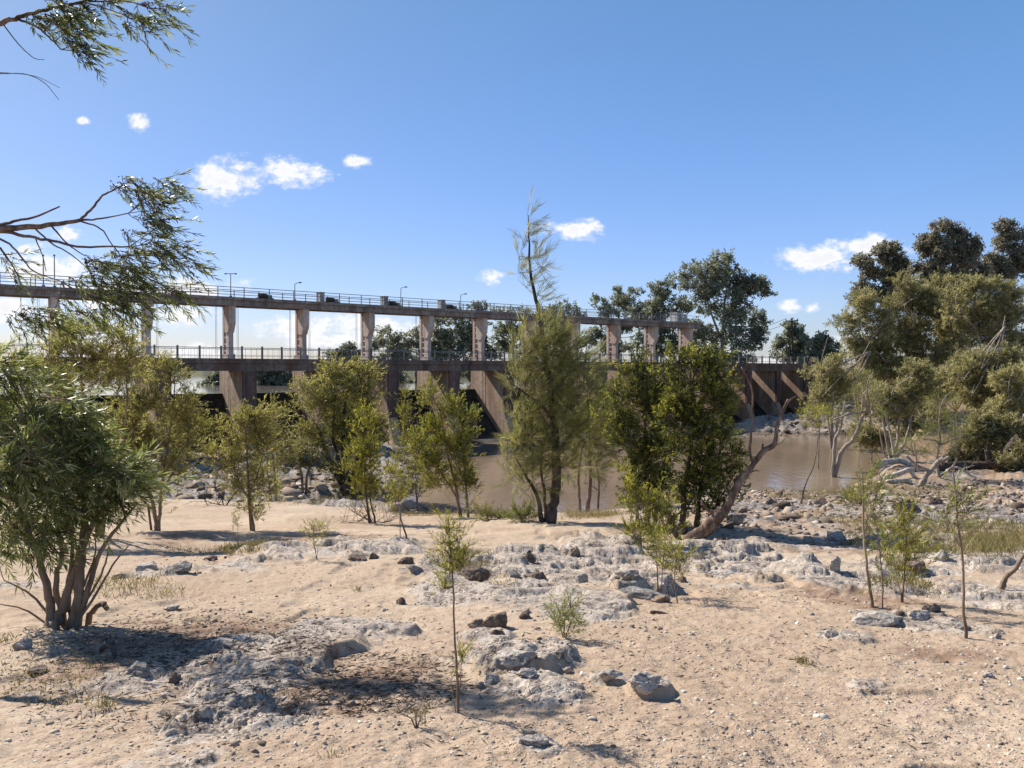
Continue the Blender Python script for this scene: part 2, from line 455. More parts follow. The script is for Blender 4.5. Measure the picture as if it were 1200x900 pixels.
M['leaf_dense'] = mat_tone('dense_shrub_leaf', [(0, (0.047,0.056,0.018)), (.55, (0.126,0.141,0.036)), (.9, (0.311,0.296,0.067)), (1, (0.444,0.400,0.089))], 0.50, .5)
M['leaf_gum'] = mat_tone('gum_leaf', [(0, (0.085,0.094,0.061)), (.5, (0.188,0.200,0.131)), (1, (0.375,0.375,0.254))], 0.42, .5, .45)
M['leaf_gumbrown'] = mat_tone('brownish_gum_leaf', [(0, (0.105,0.099,0.065)), (.5, (0.223,0.204,0.139)), (1, (0.409,0.372,0.261))], 0.42, .5, .45)
M['leaf_bank'] = mat_tone('dry_paperbark_leaf', [(0, (0.126,0.116,0.050)), (.5, (0.264,0.245,0.108)), (1, (0.475,0.430,0.218))], 0.48, .6)
M['grass'] = mat_tone('dry_grass_blade', [(0, (.12,.10,.035)), (.5, (.24,.20,.08)), (1, (.38,.32,.15))], .3, .7)
M['conc_light'] = mat_concrete('weathered_concrete', (.68,.56,.49), (.58,.46,.395), (.36,.27,.23), (.48,.31,.235))
M['conc_pier'] = mat_concrete('pier_concrete', (.62,.47,.35), (.47,.345,.255), (.24,.165,.12), (.34,.20,.14))
M['conc_nose'] = mat_concrete('shaded_pier_nose', (.19,.125,.105), (.14,.09,.075), (.07,.05,.042), (.16,.075,.055))  # reddish concrete, shade of the downstream face put into its dark colour
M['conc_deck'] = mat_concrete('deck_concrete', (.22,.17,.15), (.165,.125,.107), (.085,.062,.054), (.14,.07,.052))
M['conc_top'] = mat_concrete('gantry_concrete', (.38,.32,.29), (.28,.225,.20), (.14,.11,.10), (.24,.15,.115))
M['conc_black'] = mat_concrete('shaded_algae_concrete', (.075,.065,.058), (.045,.04,.036), (.02,.018,.016))  # algae stain plus the spillway's shade, put together into the near-black colour
M['metal'] = mat_concrete('galvanised_steel', (.34,.33,.32), (.27,.26,.25), (.14,.13,.12))
M['metal_dark'] = mat_concrete('dark_steel', (.12,.11,.105), (.08,.075,.07), (.04,.036,.034))
M['paint_grey'] = mat_concrete('grey_painted_steel', (.50,.49,.47), (.42,.41,.39), (.25,.24,.23))
M['paint_white'] = mat_concrete('white_painted_steel', (.74,.73,.71), (.66,.65,.63), (.42,.40,.38))

def mat_water(name, col, rough, bscale, bstr, stretch=(1, 1, 1)):
    m, nt, b = nmat(name)
    g = N(nt, 'ShaderNodeNewGeometry')
    mp = N(nt, 'ShaderNodeMapping'); mp.inputs['Scale'].default_value = stretch; nt.links.new(g.outputs['Position'], mp.inputs[0])
    n = noise(nt, mp.outputs[0], bscale, 4, .5); n2 = noise(nt, mp.outputs[0], .12, 3, .5)
    nt.links.new(ramp(nt, n2, [(.35, tuple(.85 * c for c in col)), (.65, tuple(1.1 * c for c in col))]), b.inputs['Base Color'])
    b.inputs['Roughness'].default_value = rough; b.inputs['Specular IOR Level'].default_value = .5; b.inputs['IOR'].default_value = 1.33
    bump(nt, b, n, bstr, .05)
    return m
M['river'] = mat_water('muddy_river_water', (.24,.178,.122), .10, 1.6, .4, (1, .45, 1))
M['res'] = mat_water('reservoir_water', (.20,.17,.14), .08, .5, .2)

# ------------------------------------------------------------------ ground sheet
def build_ground():
    yp = np.arange(985, 574.5, -.62)
    Y1 = 1269 / (yp - 551)
    Y2 = np.arange(Y1[-1] + .35, 135, .55)
    Y3 = 135 * (6500 / 135) ** np.linspace(.01, 1, 55)
    Y0 = np.linspace(-1.0, Y1[0] - .05, 22)
    Ys = np.concatenate([Y0, Y1, Y2, Y3])
    uc = np.linspace(-.72, .72, 900)
    eL = -.72 - np.geomspace(.004, 2.6, 42)[::-1]; eR = .72 + np.geomspace(.004, 2.6, 42)
    us = np.concatenate([eL, uc, eR])
    U, YY = np.meshgrid(us, Ys)
    X = U * (np.maximum(YY, 0) + 1.2)
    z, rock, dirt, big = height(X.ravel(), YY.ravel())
    V = np.stack([X.ravel(), YY.ravel(), z], 1)
    ny, nx = X.shape
    i = np.arange(ny - 1)[:, None] * nx + np.arange(nx - 1)[None, :]
    i = i.ravel()
    Fq = np.stack([i, i + 1, i + nx + 1, i + nx], 1)
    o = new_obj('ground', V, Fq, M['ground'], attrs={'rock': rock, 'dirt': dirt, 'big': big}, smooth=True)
    o['kind'] = 'structure'
build_ground()

def gz(x, y):
    return float(height(np.array([x], float), np.array([y], float))[0][0])
def gpt(px, py):
    """ground point seen at a pixel, on the detailed surface"""
    g = ground_px(px, py)
    r = ray(px, py)
    Y = np.linspace(max(2., g[1] * .8), g[1] * 1.25, 500)
    h = height(r[0] * Y, Y)[0]
    dz = r[2] * Y - h
    k = np.argmax(dz < 0)
    if dz[k] < 0: g = np.array([r[0] * Y[k], Y[k], h[k]])
    return g

# ------------------------------------------------------------------ waters
def sheet(name, pts, z, mat):
    o = new_obj(name, [(x, y, z) for x, y in pts], [list(range(len(pts)))], mat); o['kind'] = 'structure'
c = [dam(-30, 7, 0)[:2], dam(112, 7, 0)[:2], (95, 92), (70, 45), (40, 40), (-6, 36), (-30, 46)]
c = [(-34, 50), (-6, 34), (30, 38), (62, 48), (92, 110), tuple(dam(97, 4.0, 0)[:2]), tuple(dam(-6, 4.0, 0)[:2])]
sheet('river', c, WATER, M['river'])
c = [tuple(dam(-60, -1.3, 0)[:2]), tuple(dam(97.5, -1.3, 0)[:2]), tuple(dam(1200, -300, 0)[:2]), tuple(dam(1200, -1500, 0)[:2]), tuple(dam(-1500, -1500, 0)[:2]), tuple(dam(-1500, -1.3, 0)[:2])]
sheet('reservoir', c, RES, M['res'])

# ------------------------------------------------------------------ the weir bridge
def build_weir():
    root = thing('gated_weir', 'long concrete weir with a road deck and a high gantry walkway on towers', 'weir', dam(36, 2, WATER))
    P0, P1 = -3.2 * BAY, 13.4 * BAY
    # spillway between piers
    m = MB()
    prof = [(-1.2, -9.2), (-1.2, -2.15), (-.25, -2.15), (-.25, -2.6), (.12, -2.62), (.2, -3.3), (.9, -3.9), (4.4, -7.0), (5.6, -7.35), (8.6, -7.8), (8.6, -9.2)]
    m.prism(dam, prof, P0, P1)
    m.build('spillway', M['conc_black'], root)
    # piers
    for k in range(-3, 14):
        p = k * BAY
        m = MB()
        m.prism(dam, [(-1.15, -9.0), (-1.15, -.06), (5.3, -.06), (5.3, -4.6), (7.2, -8.9)], p - .5, p + .5)
        pr = m.build('pier', M['conc_pier'], root)
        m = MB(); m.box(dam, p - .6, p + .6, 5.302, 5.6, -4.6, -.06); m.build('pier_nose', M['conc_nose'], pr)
    m = MB(); m.box(dam, 10.3 * BAY, 13.4 * BAY, .6, .95, -9, -.82); m.build('bay_shade_wall', M['conc_nose'], root)  # solid wall added to shade the end piers; slit height set for sun strips
    # road deck: edge girders, slab, kerb
    m = MB()
    E1 = 13.42 * BAY
    m.box(dam, P0, E1, 1.15, 5.75, .62, .88)
    m.box(dam, P0, E1, 5.1, 5.55, -.055, .618)
    m.box(dam, P0, E1, 1.4, 1.8, -.055, .618)
    m.box(dam, P0, E1, 3.2, 3.6, -.055, .618)
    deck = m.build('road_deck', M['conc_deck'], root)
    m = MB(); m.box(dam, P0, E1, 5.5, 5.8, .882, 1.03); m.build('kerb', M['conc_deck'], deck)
    for s_ in (5.66, 1.3):
        g = MB()
        for zz, r in ((1.95, .03), (1.3, .015)):
            g.tube([dam(P0, s_, zz), dam(E1, s_, zz)], r, 5)
        A = []; B = []
        for q in np.arange(P0, E1, BAY / 14):
            A.append(dam(q, s_, .95)); B.append(dam(q, s_, 1.95))
        g.twigs(A, B, .011, .011)
        gr = g.build('guard_rail', M['metal'], deck)
        n = 0
        for q in np.arange(P0 + BAY * .1, E1, BAY / 4):
            if s_ < 2: break
            n += 1
            if p_x(q, s_) < -20: continue
            pm = MB(); pm.box(dam, q - .07, q + .07, s_ - .08, s_ + .08, 1.03, 2.1)
            pm.build('rail_post', M['conc_top'], deck)
    # towers
    top = 5.95
    for k in range(-3, 11):
        p = k * BAY
        m = MB()
        t = .22
        # upstream leg
        m.box(dam, p - t, p + t, -1.1, -.72, -.062, top - .002)
        # downstream leg with flared head
        m.box(dam, p - t, p + t, -.1, .62, -.05, 4.0)
        prof = [(-.3, 3.9), (-.103, 3.5), (.618, 3.5), (1.1, 4.4), (1.1, top - .004), (-.3, top - .004)]
        m.prism(dam, prof, p - t - .08, p + t + .08)
        for z in np.arange(1.75, 5.6, .62):
            m.box(dam, p - t + .03, p + t - .03, -.718, -.103, z, z + .16)
        m.box(dam, p - t - .12, p + t + .12, -1.2, .8, .9, 1.5)
        m.build('tower', M['conc_light'], root)
    # gantry walkway
    m = MB()
    G1 = 10.22 * BAY
    m.box(dam, P0, G1, -1.35, 1.55, 6.45, 6.72)
    m.box(dam, P0, G1, .85, 1.35, top, 6.448)
    m.box(dam, P0, G1, -1.2, -.7, top, 6.448)
    gant = m.build('gantry_walkway', M['conc_top'], root)
    for s_ in (1.47, -1.28):
        g = MB()
        for zz in (7.62, 7.2):
            g.tube([dam(P0, s_, zz), dam(G1, s_, zz)], .032, 5)
        for q in np.arange(P0, G1, BAY / 3):
            g.box(dam, q - .035, q + .035, s_ - .035, s_ + .035, 6.72, 7.64)
        g.build('handrail', M['metal'], gant)
    # gate hoist cables beside each tower
    for k in range(-2, 11):
        for off in (-1.05, .95):
            if k % 3 == 1 and off > 0: pass
            c_ = MB()
            for e in (0, .12):
                c_.twigs([dam(k * BAY + off + e, -.5, -1.9)], [dam(k * BAY + off + e, -.5, 6.0)], .018, .018)
            c_.build('hoist_cable', M['metal_dark'], root)
    # abutment at the right bank
    m = MB(); m.box(dam, 13.425 * BAY, 13.425 * BAY + 1.2, -1.2, 6.4, -9, .86); m.box(dam, 13.43 * BAY, 13.43 * BAY + 4.5, 6.41, 6.9, -6.5, .7)
    m.build('abutment', M['conc_deck'], root)
def p_x(p, s):
    d = dam(p, s, 0); return 600 + F * d[0] / d[1]
build_weir()

def gantry_lamp(px, top_px, label, kind):
    s_ = 1.3
    p = p_from_x(px, s_); b = dam(p, s_, 6.722)
    h = at(px, top_px, b[1])[2] - 6.722
    r = thing('lamp_post', label, 'lamp', b, 'lamp posts on the gantry walkway')
    m = MB(); m.tube([b, b + [0, 0, h]], [.045, .035], 6); m.tube([b, b + [0, 0, .12]], .13, 8); m.build('pole', M['metal'], r)
    m = MB()
    if kind == 'T':
        m.tube([b + [-.38, 0, h + .02], b + [.38, 0, h + .02]], .035, 6)
        m.build('cross_arm', M['metal'], r)
        for e in (-.36, .36):
            m = MB(); m.tube([b + [e, 0, h + .03], b + [e * 1.5, 0, h]], [.05, .07], 8); m.build('lamp_head', M['metal_dark'], r)
    else:
        if kind == 'P':
            m.tube([b + [0, 0, h], b + [0, 0, h + .12]], [.09, .06], 6); m.build('cap', M['metal'], r); return
        m.tube([b + [0, 0, h - .02], b + [.2, -.06, h + .1], b + [.42, -.12, h + .13]], .03, 6); m.build('arm', M['metal'], r)
        m = MB(); m.tube([b + [.4, -.11, h + .13], b + [.52, -.15, h + .14], b + [.72, -.2, h + .12]], [.04, .075, .035], 8); m.build('lamp_head', M['metal_dark'], r)
gantry_lamp(52, 300, 'thin pole standing on the gantry at far left, seen through the drooping branch', 'P')
gantry_lamp(65, 300, 'thin pole standing on the gantry right beside the leftmost pole', 'P')
gantry_lamp(271, 321, 'tall lamp post with a flat double head above the second clear tower from the left', 'T')
gantry_lamp(346, 333, 'short hooked lamp post left of the first grey cabinet on the gantry', 'I')
gantry_lamp(470, 338, 'tall slim lamp post on the gantry between two grey cabinets', 'I')
gantry_lamp(540, 346, 'short curved lamp post just right of the last grey cabinet on the gantry', 'I')

def cabinet(px, label, w=.5, h=.95):
    p = p_from_x(px, .6); r = thing('hoist_cabinet', label, 'cabinet', dam(p, .6, 6.724), 'hoist cabinets on the gantry')
    m = MB(); m.box(dam, p - w / 2, p + w / 2, .2, 1.0, 6.76, 6.724 + h); m.build('body', M['paint_grey'], r)
    m = MB(); m.box(dam, p - w / 2 - .04, p + w / 2 + .04, .15, 1.05, 6.726 + h, 6.79 + h); m.build('lid', M['paint_grey'], r)
    m = MB(); m.box(dam, p - w * .38, p + w * .38, 1.003, 1.03, 6.85, 6.724 + h * .92); m.build('door', M['metal'], r)
cabinet(376, 'grey hoist cabinet on the gantry, leftmost of the upright boxes')
cabinet(450.5, 'grey hoist cabinet on the gantry, second upright box from the left')
cabinet(517.5, 'grey hoist cabinet on the gantry, third upright box from the left')
def hoist(px, label):
    p = p_from_x(px, .6); r = thing('hoist_winch', label, 'winch', dam(p, .6, 6.724), 'gate winches on the gantry')
    m = MB(); m.box(dam, p - .75, p + .75, .2, 1.1, 6.728, 6.86); m.build('base', M['metal_dark'], r)
    m = MB(); m.tube([dam(p - .55, .6, 7.05), dam(p - .1, .6, 7.1), dam(p + .3, .6, 7.05)], [.2, .24, .18], 10); m.build('drum', M['metal_dark'], r)
    m = MB(); m.box(dam, p + .32, p + .68, .38, .85, 6.862, 7.15); m.build('motor', M['metal'], r)
hoist(310, 'low dark winch on the gantry right of the double headed lamp')
hoist(388.5, 'low dark winch on the gantry just right of the leftmost cabinet')
hoist(461, 'low dark winch on the gantry just right of the second cabinet')
hoist(528, 'low dark winch on the gantry just right of the third cabinet')
# control boxes at the end of the gantry
def control():
    p = p_from_x(795, .6); r = thing('control_cabinet', 'pale control boxes on the right hand end of the gantry', 'cabinet', dam(p, .6, 6.724))
    m = MB(); m.box(dam, p - .9, p + .5, -.2, 1.0, 6.8, 7.95); m.box(dam, p - .86, p + .46, -.1, .9, 6.726, 6.8); m.build('body', M['paint_white'], r)
    m = MB(); m.box(dam, p + .75, p + 1.35, 0, .9, 6.8, 7.9); m.box(dam, p + .8, p + 1.3, .1, .8, 6.726, 6.8); m.build('side_box', M['paint_grey'], r)
    m = MB(); m.box(dam, p - .98, p + .58, -.28, 1.08, 7.952, 8.02); m.build('lid', M['paint_white'], r)
    m = MB(); m.box(dam, p - .5, p + .1, 1.003, 1.03, 6.95, 7.8); m.build('door', M['paint_grey'], r)
    p2 = p - 1.6
    m = MB(); m.tube([dam(p2, .6, 6.73), dam(p2, .6, 8.8)], .05, 6); m.tube([dam(p2, .6, 8.8), dam(p2 + .5, .6, 8.95)], .06, 6); m.build('mast', M['metal'], r)
control()

# power pole and line
def power():
    Y = 150.
    b = at(930, 430, Y); t = at(928, 373, Y)
    b[2] = gz(b[0], b[1]) - .05
    r = thing('power_pole', 'dark timber power pole beside the small gum at the right end of the bridge', 'power pole', b)
    m = MB(); m.tube([b, (b + t) / 2, t], [.2, .18, .15], 8); m.build('pole', M['bark_dark'], r)
    m = MB(); m.tube([t + [-1.1, .3, -.5], t + [1.1, -.3, -.5]], .1, 6); m.build('cross_arm', M['bark_dark'], r)
    for e in (-1, 0, 1):
        m = MB(); m.tube([t + [e, -.27 * e, -.4], t + [e, -.27 * e, -.05]], [.09, .07], 6); m.build('insulator', M['metal_dark'], r)
    for e, lab in ((-1, 'upper of the thin power lines running left from the timber pole'), (1, 'lower of the thin power lines running left from the timber pole')):
        a = t + [e, -.27 * e, -.05 - .2 * (e > 0)]; z = at(858, 390 + 2 * e, 158.)
        z2 = a + (z - a) * 2.2
        pts = [a + (z2 - a) * u + np.array([0, 0, -4 * u * (1 - u) * 1.2]) for u in np.linspace(0, 1, 14)]
        m = MB(); m.tube(pts, .035, 4); o = m.build('power_line', M['metal_dark'], loc=a); tag(o, lab, 'cable', 'power lines')
power()

# ------------------------------------------------------------------ plants
def unit(v):
    v = np.asarray(v, float)
    return v / (np.linalg.norm(v, axis=-1, keepdims=True) + 1e-9)
def rdir(n):
    return unit(rng.normal(size=(n, 3)))

class Leaves:
    def __init__(s): s.V = []; s.T = []; s.n = 0
    def add(s, P, D, L, W, tone, curl=0.0):
        n = len(P); D = unit(D)
        S = unit(np.cross(D, rdir(n))); Nn = np.cross(D, S)
        L = np.broadcast_to(L, (n,))[:, None]; W = np.broadcast_to(W, (n,))[:, None]
        v = np.stack([P, P + D * L * .45 + S * W * .5 + Nn * L * curl, P + D * L, P + D * L * .45 - S * W * .5 + Nn * L * curl], 1)
        s.V.append(v.reshape(-1, 3)); s.T.append(np.repeat(np.clip(tone, 0, 1), 4)); s.n += n
    def build(s, name, mat, parent=None, loc=None):
        V = np.concatenate(s.V); T = np.concatenate(s.T)
        return new_obj(name, V, np.arange(len(V)).reshape(-1, 4), mat, parent, loc, attrs={'tone': T})

STY = dict(
 bottle=dict(lv=20, L=.085, W=.014, ang=.75, sl=.26, up=-.05, wind=(.8, -.1, -.25), out=.45, mat='leaf_bottle', tw=.0035, rnd=.45),
 olive=dict(lv=16, L=.085, W=.017, ang=.7, sl=.30, up=.45, wind=(.18, 0, 0), out=.5, mat='leaf_olive', tw=.004, rnd=.5),
 yellow=dict(lv=16, L=.085, W=.017, ang=.6, sl=.32, up=.8, wind=(.12, 0, 0), out=.4, mat='leaf_yellow', tw=.004, rnd=.4),
 green=dict(lv=16, L=.085, W=.019, ang=.7, sl=.3, up=.6, wind=(.15, 0, 0), out=.5, mat='leaf_green', tw=.004, rnd=.45),
 casua=dict(lv=26, L=.26, W=.0085, ang=.35, sl=.42, up=.45, wind=(.35, 0, 0), out=.5, mat='leaf_casua', tw=.004, rnd=.4),
 dense=dict(lv=18, L=.075, W=.022, ang=.8, sl=.28, up=.45, wind=(.15, 0, 0), out=.6, mat='leaf_dense', tw=.004, rnd=.5),
 gum=dict(lv=16, L=.55, W=.26, ang=1.1, sl=.9, up=.1, wind=(.1, 0, -.1), out=.7, mat='leaf_gum', tw=0, rnd=.6),
 gumb=dict(lv=16, L=.40, W=.19, ang=1.1, sl=.7, up=.1, wind=(.1, 0, -.1), out=.7, mat='leaf_gumbrown', tw=0, rnd=.6),
 bank=dict(lv=24, L=.27, W=.058, ang=.85, sl=.85, up=.25, wind=(.45, 0, .05), out=.4, mat='leaf_bank', tw=.008, rnd=.5),
)

def bez(a, b, bend, n=7):
    t = np.linspace(0, 1, n)[:, None]
    m = (a + b) / 2 + bend
    return (1 - t) ** 2 * a + 2 * t * (1 - t) * m + t * t * b

def tree(name, label, cat, base, Y, stems, blobs, sty, sprays, bark, group=None, lod=1, depth=.85, nsec=7, tone0=.5, tspread=.22, carve=.35, over=None, capsules=0, two=None, sink=.15, ragged=True):
    """base: ground pixel. stems: list of (points px [(x,y[,dY])], r0, r1) metres. blobs: (x,y,rx,ry[,dY])."""
    if not isinstance(sty, str): sty, sprays = sprays, sty
    st = dict(STY[sty]); st.update(over or {})
    root_p = np.array(base, float) if len(base) == 3 else gpt(*base)
    if Y is None: Y = root_p[1]
    r = thing(name, label, cat, root_p, group)
    wood = MB(); nodes = []; nrad = []
    for pts, r0, r1 in stems:
        P = np.array([at(q[0], q[1], Y + (q[2] if len(q) > 2 else 0)) for q in pts])
        # densify with slight wobble
        tn = np.linspace(0, 1, max(8, len(P) * 4))
        Q = catmull(P, len(tn))
        if pts[0][1] >= base[1] - 40 and len(base) == 2:
            Q[0, 2] = min(Q[0, 2], gz(Q[0, 0], Q[0, 1])) - sink
        rad = r0 + (r1 - r0) * tn ** .8
        Q[1:-1] += rng.normal(size=(len(Q) - 2, 3)) * rad[1:-1, None] * .22
        wood.tube(Q, rad, 8 if r0 > .03 else 5)
        nodes.append(Q); nrad.append(rad)
    nodes = np.concatenate(nodes); nrad = np.concatenate(nrad)
    lv = Leaves(); cap = Leaves(); lv2 = Leaves()
    if sty.startswith('gum'):
        nb = []
        for b in blobs:
            for _ in range(4):
                a = rng.uniform(0, 6.283); q = rng.uniform(.3, .85); f_ = rng.uniform(.38, .6)
                nb.append((b[0] + b[2] * q * math.cos(a), b[1] + b[3] * q * math.sin(a), b[2] * f_, b[3] * f_ * .9, rng.uniform(-.6, .6) * b[2] * Y / F))
        blobs = nb
    elif sty in ('olive', 'yellow', 'dense', 'bank', 'bottle') and ragged:
        nb = []
        for b in blobs:
            for _ in range(3):
                a = rng.uniform(0, 6.283); q = rng.uniform(.25, 1.0); f_ = rng.uniform(.4, .75)
                nb.append((b[0] + b[2] * q * math.cos(a), b[1] + b[3] * q * math.sin(a), b[2] * f_, b[3] * f_ * rng.uniform(.8, 1.15), (b[4] if len(b) > 4 else 0) + rng.uniform(-.5, .5) * b[2] * Y / F))
        blobs = nb; nsec = 4
    if sty in ('olive', 'yellow') and sprays > 300: sprays = int(sprays * 1.05)
    tot = sum(b[2] * b[3] for b in blobs)
    wind = np.array(st['wind'])
    for b in blobs:
        dY = b[4] if len(b) > 4 else rng.uniform(-.25, .25) * b[2] * Y / F
        C = at(b[0], b[1], Y + dY); k = (Y + dY) / F
        rx, rz = b[2] * k, b[3] * k; ry = min(rx, max(rz, rx * .7)) * depth
        rad3 = np.array([rx, ry, rz])
        # limb
        d = np.linalg.norm(nodes - C, axis=1) + np.where(nodes[:, 2] > C[2] - .1 * rz, 1.2 * (nodes[:, 2] - C[2] + .1 * rz), 0)
        i = int(np.argmin(d)); A = nodes[i]; dl = np.linalg.norm(C - A)
        r0 = min(nrad[i] * .75, .012 * dl + .012 * max(rx, rz) + .003); r0 = max(r0, .004)
        limb = bez(A, C, rng.normal(size=3) * dl * .08 + np.array([0, 0, -.08 * dl]), 8)
        if dl > .02: wood.tube(limb, np.linspace(r0, r0 * .45, 8), 5, cap=False)
        pts = [limb[3:]]
        for _ in range(nsec):
            e = C + rdir(1)[0] * rad3 * rng.uniform(.55, .9) + wind * rx * .15
            a = limb[rng.integers(3, 8)]
            sb = bez(a, e, rng.normal(size=3) * .1 * rx, 5)
            if lod <= 2: wood.tube(sb, np.linspace(r0 * .42, r0 * .15 + .001, 5), 4, cap=False)
            pts.append(sb)
        pts = np.concatenate(pts)
        n = max(5, int(sprays * b[2] * b[3] / tot))
        S = rdir(int(n * 1.6) + 4); rr = rng.uniform(0, 1, len(S)) ** .42
        Pp = C + S * rr[:, None] * rad3
        nz = vn3(Pp / (max(rx, rz) * .42) + 50, 5)
        keep = np.argsort(-(nz * carve + rng.uniform(0, 1, len(S)) * (1 - carve)))[:n]
        Pp = Pp[keep]; S = S[keep]
        j = np.argmin(((Pp[:, None, :] - pts[None]) ** 2).sum(-1), 1)
        A = pts[j]
        T = unit(st['out'] * unit(Pp - C + 1e-6) + .35 * unit(Pp - A + 1e-6) + np.array([0, 0, st['up']]) + wind + st['rnd'] * rdir(n))
        sl = st['sl'] * rng.uniform(.55, 1.3, n)
        if st['tw']:
            wood.twigs(A, Pp, st['tw'], st['tw'] * .7); wood.twigs(Pp, Pp + T * sl[:, None], st['tw'] * .7, st['tw'] * .3)
        m_ = st['lv']
        uu = rng.uniform(0, 1.0, (n, m_))
        base_p = Pp[:, None, :] + T[:, None, :] * (sl[:, None] * uu)[:, :, None]
        dirs = unit(T[:, None, :] * math.cos(st['ang']) + rdir(n * m_).reshape(n, m_, 3) * math.sin(st['ang']))
        if sty.startswith('gum'):
            base_p = base_p + rdir(n * m_).reshape(n, m_, 3) * st['sl'] * .45 * rng.uniform(.2, 1, (n, m_, 1))
            dirs = rdir(n * m_).reshape(n, m_, 3) + np.array([0, 0, -.3])
        stone = tone0 + rng.normal(size=n) * tspread
        tone = stone[:, None] + rng.normal(size=(n, m_)) * .16
        g = rng.uniform(.65, 1.3, n * m_)
        bp = base_p.reshape(-1, 3); dd = dirs.reshape(-1, 3); tn_ = tone.reshape(-1)
        if two:
            sel = np.repeat(rng.uniform(size=n) < two[1], m_)
            lv2.add(bp[sel], dd[sel], st['L'] * g[sel], st['W'] * g[sel] ** .5, tn_[sel], .06)
            sel = ~sel
            lv.add(bp[sel], dd[sel], st['L'] * g[sel], st['W'] * g[sel] ** .5, tn_[sel], .06)
        else:
            lv.add(bp, dd, st['L'] * g, st['W'] * g ** .5, tn_, .06)
        if capsules:
            nc = int(n * capsules)
            q = rng.integers(0, n, nc); w = rng.uniform(-.2, .45, (nc, 14))
            cpnt = Pp[q][:, None, :] + T[q][:, None, :] * (sl[q][:, None] * w)[:, :, None]
            cpnt = cpnt.reshape(-1, 3) + rdir(nc * 14) * .006
            cap.add(cpnt, rdir(nc * 14), .018, .014, rng.uniform(0, 1, nc * 14))
    if sty in ('olive', 'yellow', 'green', 'dense') and sprays > 100:
        n = int(sprays * .14); zr = nodes[:, 2].min() + (nodes[:, 2].max() - nodes[:, 2].min()) * .12
        cand = np.where(nodes[:, 2] > zr)[0]; A = nodes[rng.choice(cand, n)]
        h_ = (nodes[:, 2].max() - nodes[:, 2].min())
        Pp = A + unit(rdir(n) * [1, 1, .5] + [0, 0, .45]) * rng.uniform(.02, .16, (n, 1)) * h_
        T = unit(unit(Pp - A) + .5 * rdir(n) + wind + [0, 0, .5]); sl = st['sl'] * rng.uniform(.5, 1.1, n)
        wood.twigs(A, Pp, st['tw'], st['tw'] * .6); wood.twigs(Pp, Pp + T * sl[:, None], st['tw'] * .6, st['tw'] * .3)
        m_ = st['lv']; bp = (Pp[:, None, :] + T[:, None, :] * (sl[:, None] * rng.uniform(-.4, 1, (n, m_)))[:, :, None]).reshape(-1, 3)
        dd = unit(np.repeat(T, m_, 0) * .75 + rdir(n * m_) * .65); g = rng.uniform(.65, 1.25, n * m_)
        lv.add(bp, dd, st['L'] * g, st['W'] * g ** .5, tone0 + rng.normal(size=n * m_) * .2, .06)
    wood.build('trunk', M[bark], r, smooth=True)
    lv.build('crown', M[st['mat']], r)
    if two and lv2.n: lv2.build('young_leaves', M[two[0]], r)
    if cap.n: cap.build('seed_capsules', M['leaf_dead'], r)
    return r

def catmull(P, n):
    P = np.asarray(P, float)
    if len(P) == 2:
        return P[0] + (P[1] - P[0]) * np.linspace(0, 1, n)[:, None]
    E = np.concatenate([[2 * P[0] - P[1]], P, [2 * P[-1] - P[-2]]])
    t = np.linspace(0, len(P) - 1, n); i = np.minimum(t.astype(int), len(P) - 2); f = (t - i)[:, None]
    a, b, c, d = E[i], E[i + 1], E[i + 2], E[i + 3]
    return .5 * (2 * b + (c - a) * f + (2 * a - 5 * b + 4 * c - d) * f ** 2 + (3 * b - a - 3 * c + d) * f ** 3)

def S(sty, k):
    s = STY[sty]
    return dict(L=s['L'] * k, W=s['W'] * k, sl=s['sl'] * k, tw=s['tw'] * min(k, 3))

def far_base(px, Y):
    x = (px - 600) / F * Y
    return np.array([x, Y, gz(x, Y)])

# ---- gum trees beyond the dam
G = 'gum trees beyond the dam'
def gum(name_label, px, Y, trunk_top, blobs, sprays0, sty='gum', k=1.0, bark='bark_pale', r0=.5, tone0=.5, group=G, limbs=()):
    b = far_base(px, Y)
    pb = HOR - 0
    by = HOR - b[2] / Y * F
    stems = [([(px, by), (px + rng.uniform(-3, 3), (by + trunk_top) / 2), (trunk_top and px + rng.uniform(-6, 6), trunk_top)], r0, r0 * .3)]
    for l in limbs: stems.append((l, r0 * .55, r0 * .15))
    return tree('gum_tree', name_label, 'tree', b, Y, stems, blobs, sty, int(sprays0 * 1.25), bark, group, over=S(sty, k), nsec=3, carve=.35, tspread=.24, tone0=tone0 + .08)

gum('tallest dark gum tree behind the right end of the gantry, with a wide rounded crown', 846, 158, 340,
    [(852,312,26,20),(828,322,24,20),(876,322,22,18),(888,342,18,16),(845,340,26,18),(818,348,20,18),(868,352,24,18),(842,370,26,18),(880,376,22,18),(820,378,22,16),(858,396,30,16),(884,402,16,14),(836,404,22,14),(812,402,16,14),(850,416,36,9),(843,300,12,8),(897,330,9,9),(806,334,10,9)], 1500, limbs=[[(846,400),(828,350),(826,320)],[(846,390),(866,350),(874,322)]])
gum('grey-green gum tree left of the tallest one, behind the last gantry towers', 770, 172, 360,
    [(775,335,20,14),(790,352,20,16),(760,352,18,14),(776,372,26,16),(750,372,16,14),(790,388,22,16),(760,394,22,16),(778,408,30,12)], 700)
gum('paler gum tree above the right part of the gantry, left of the grey-green gum', 726, 178, 365,
    [(734,344,18,12),(715,356,18,13),(745,360,16,13),(705,368,12,9),(722,374,22,12),(740,384,18,12),(712,392,20,14),(730,404,26,12)], 600, tone0=.62)
gum('gum tree rising behind the river oak, crown just above the gantry line', 658, 182, 380,
    [(655,364,14,10),(672,370,13,10),(644,376,14,10),(662,384,20,10),(680,396,18,12),(650,400,22,14),(668,414,24,12)], 500)
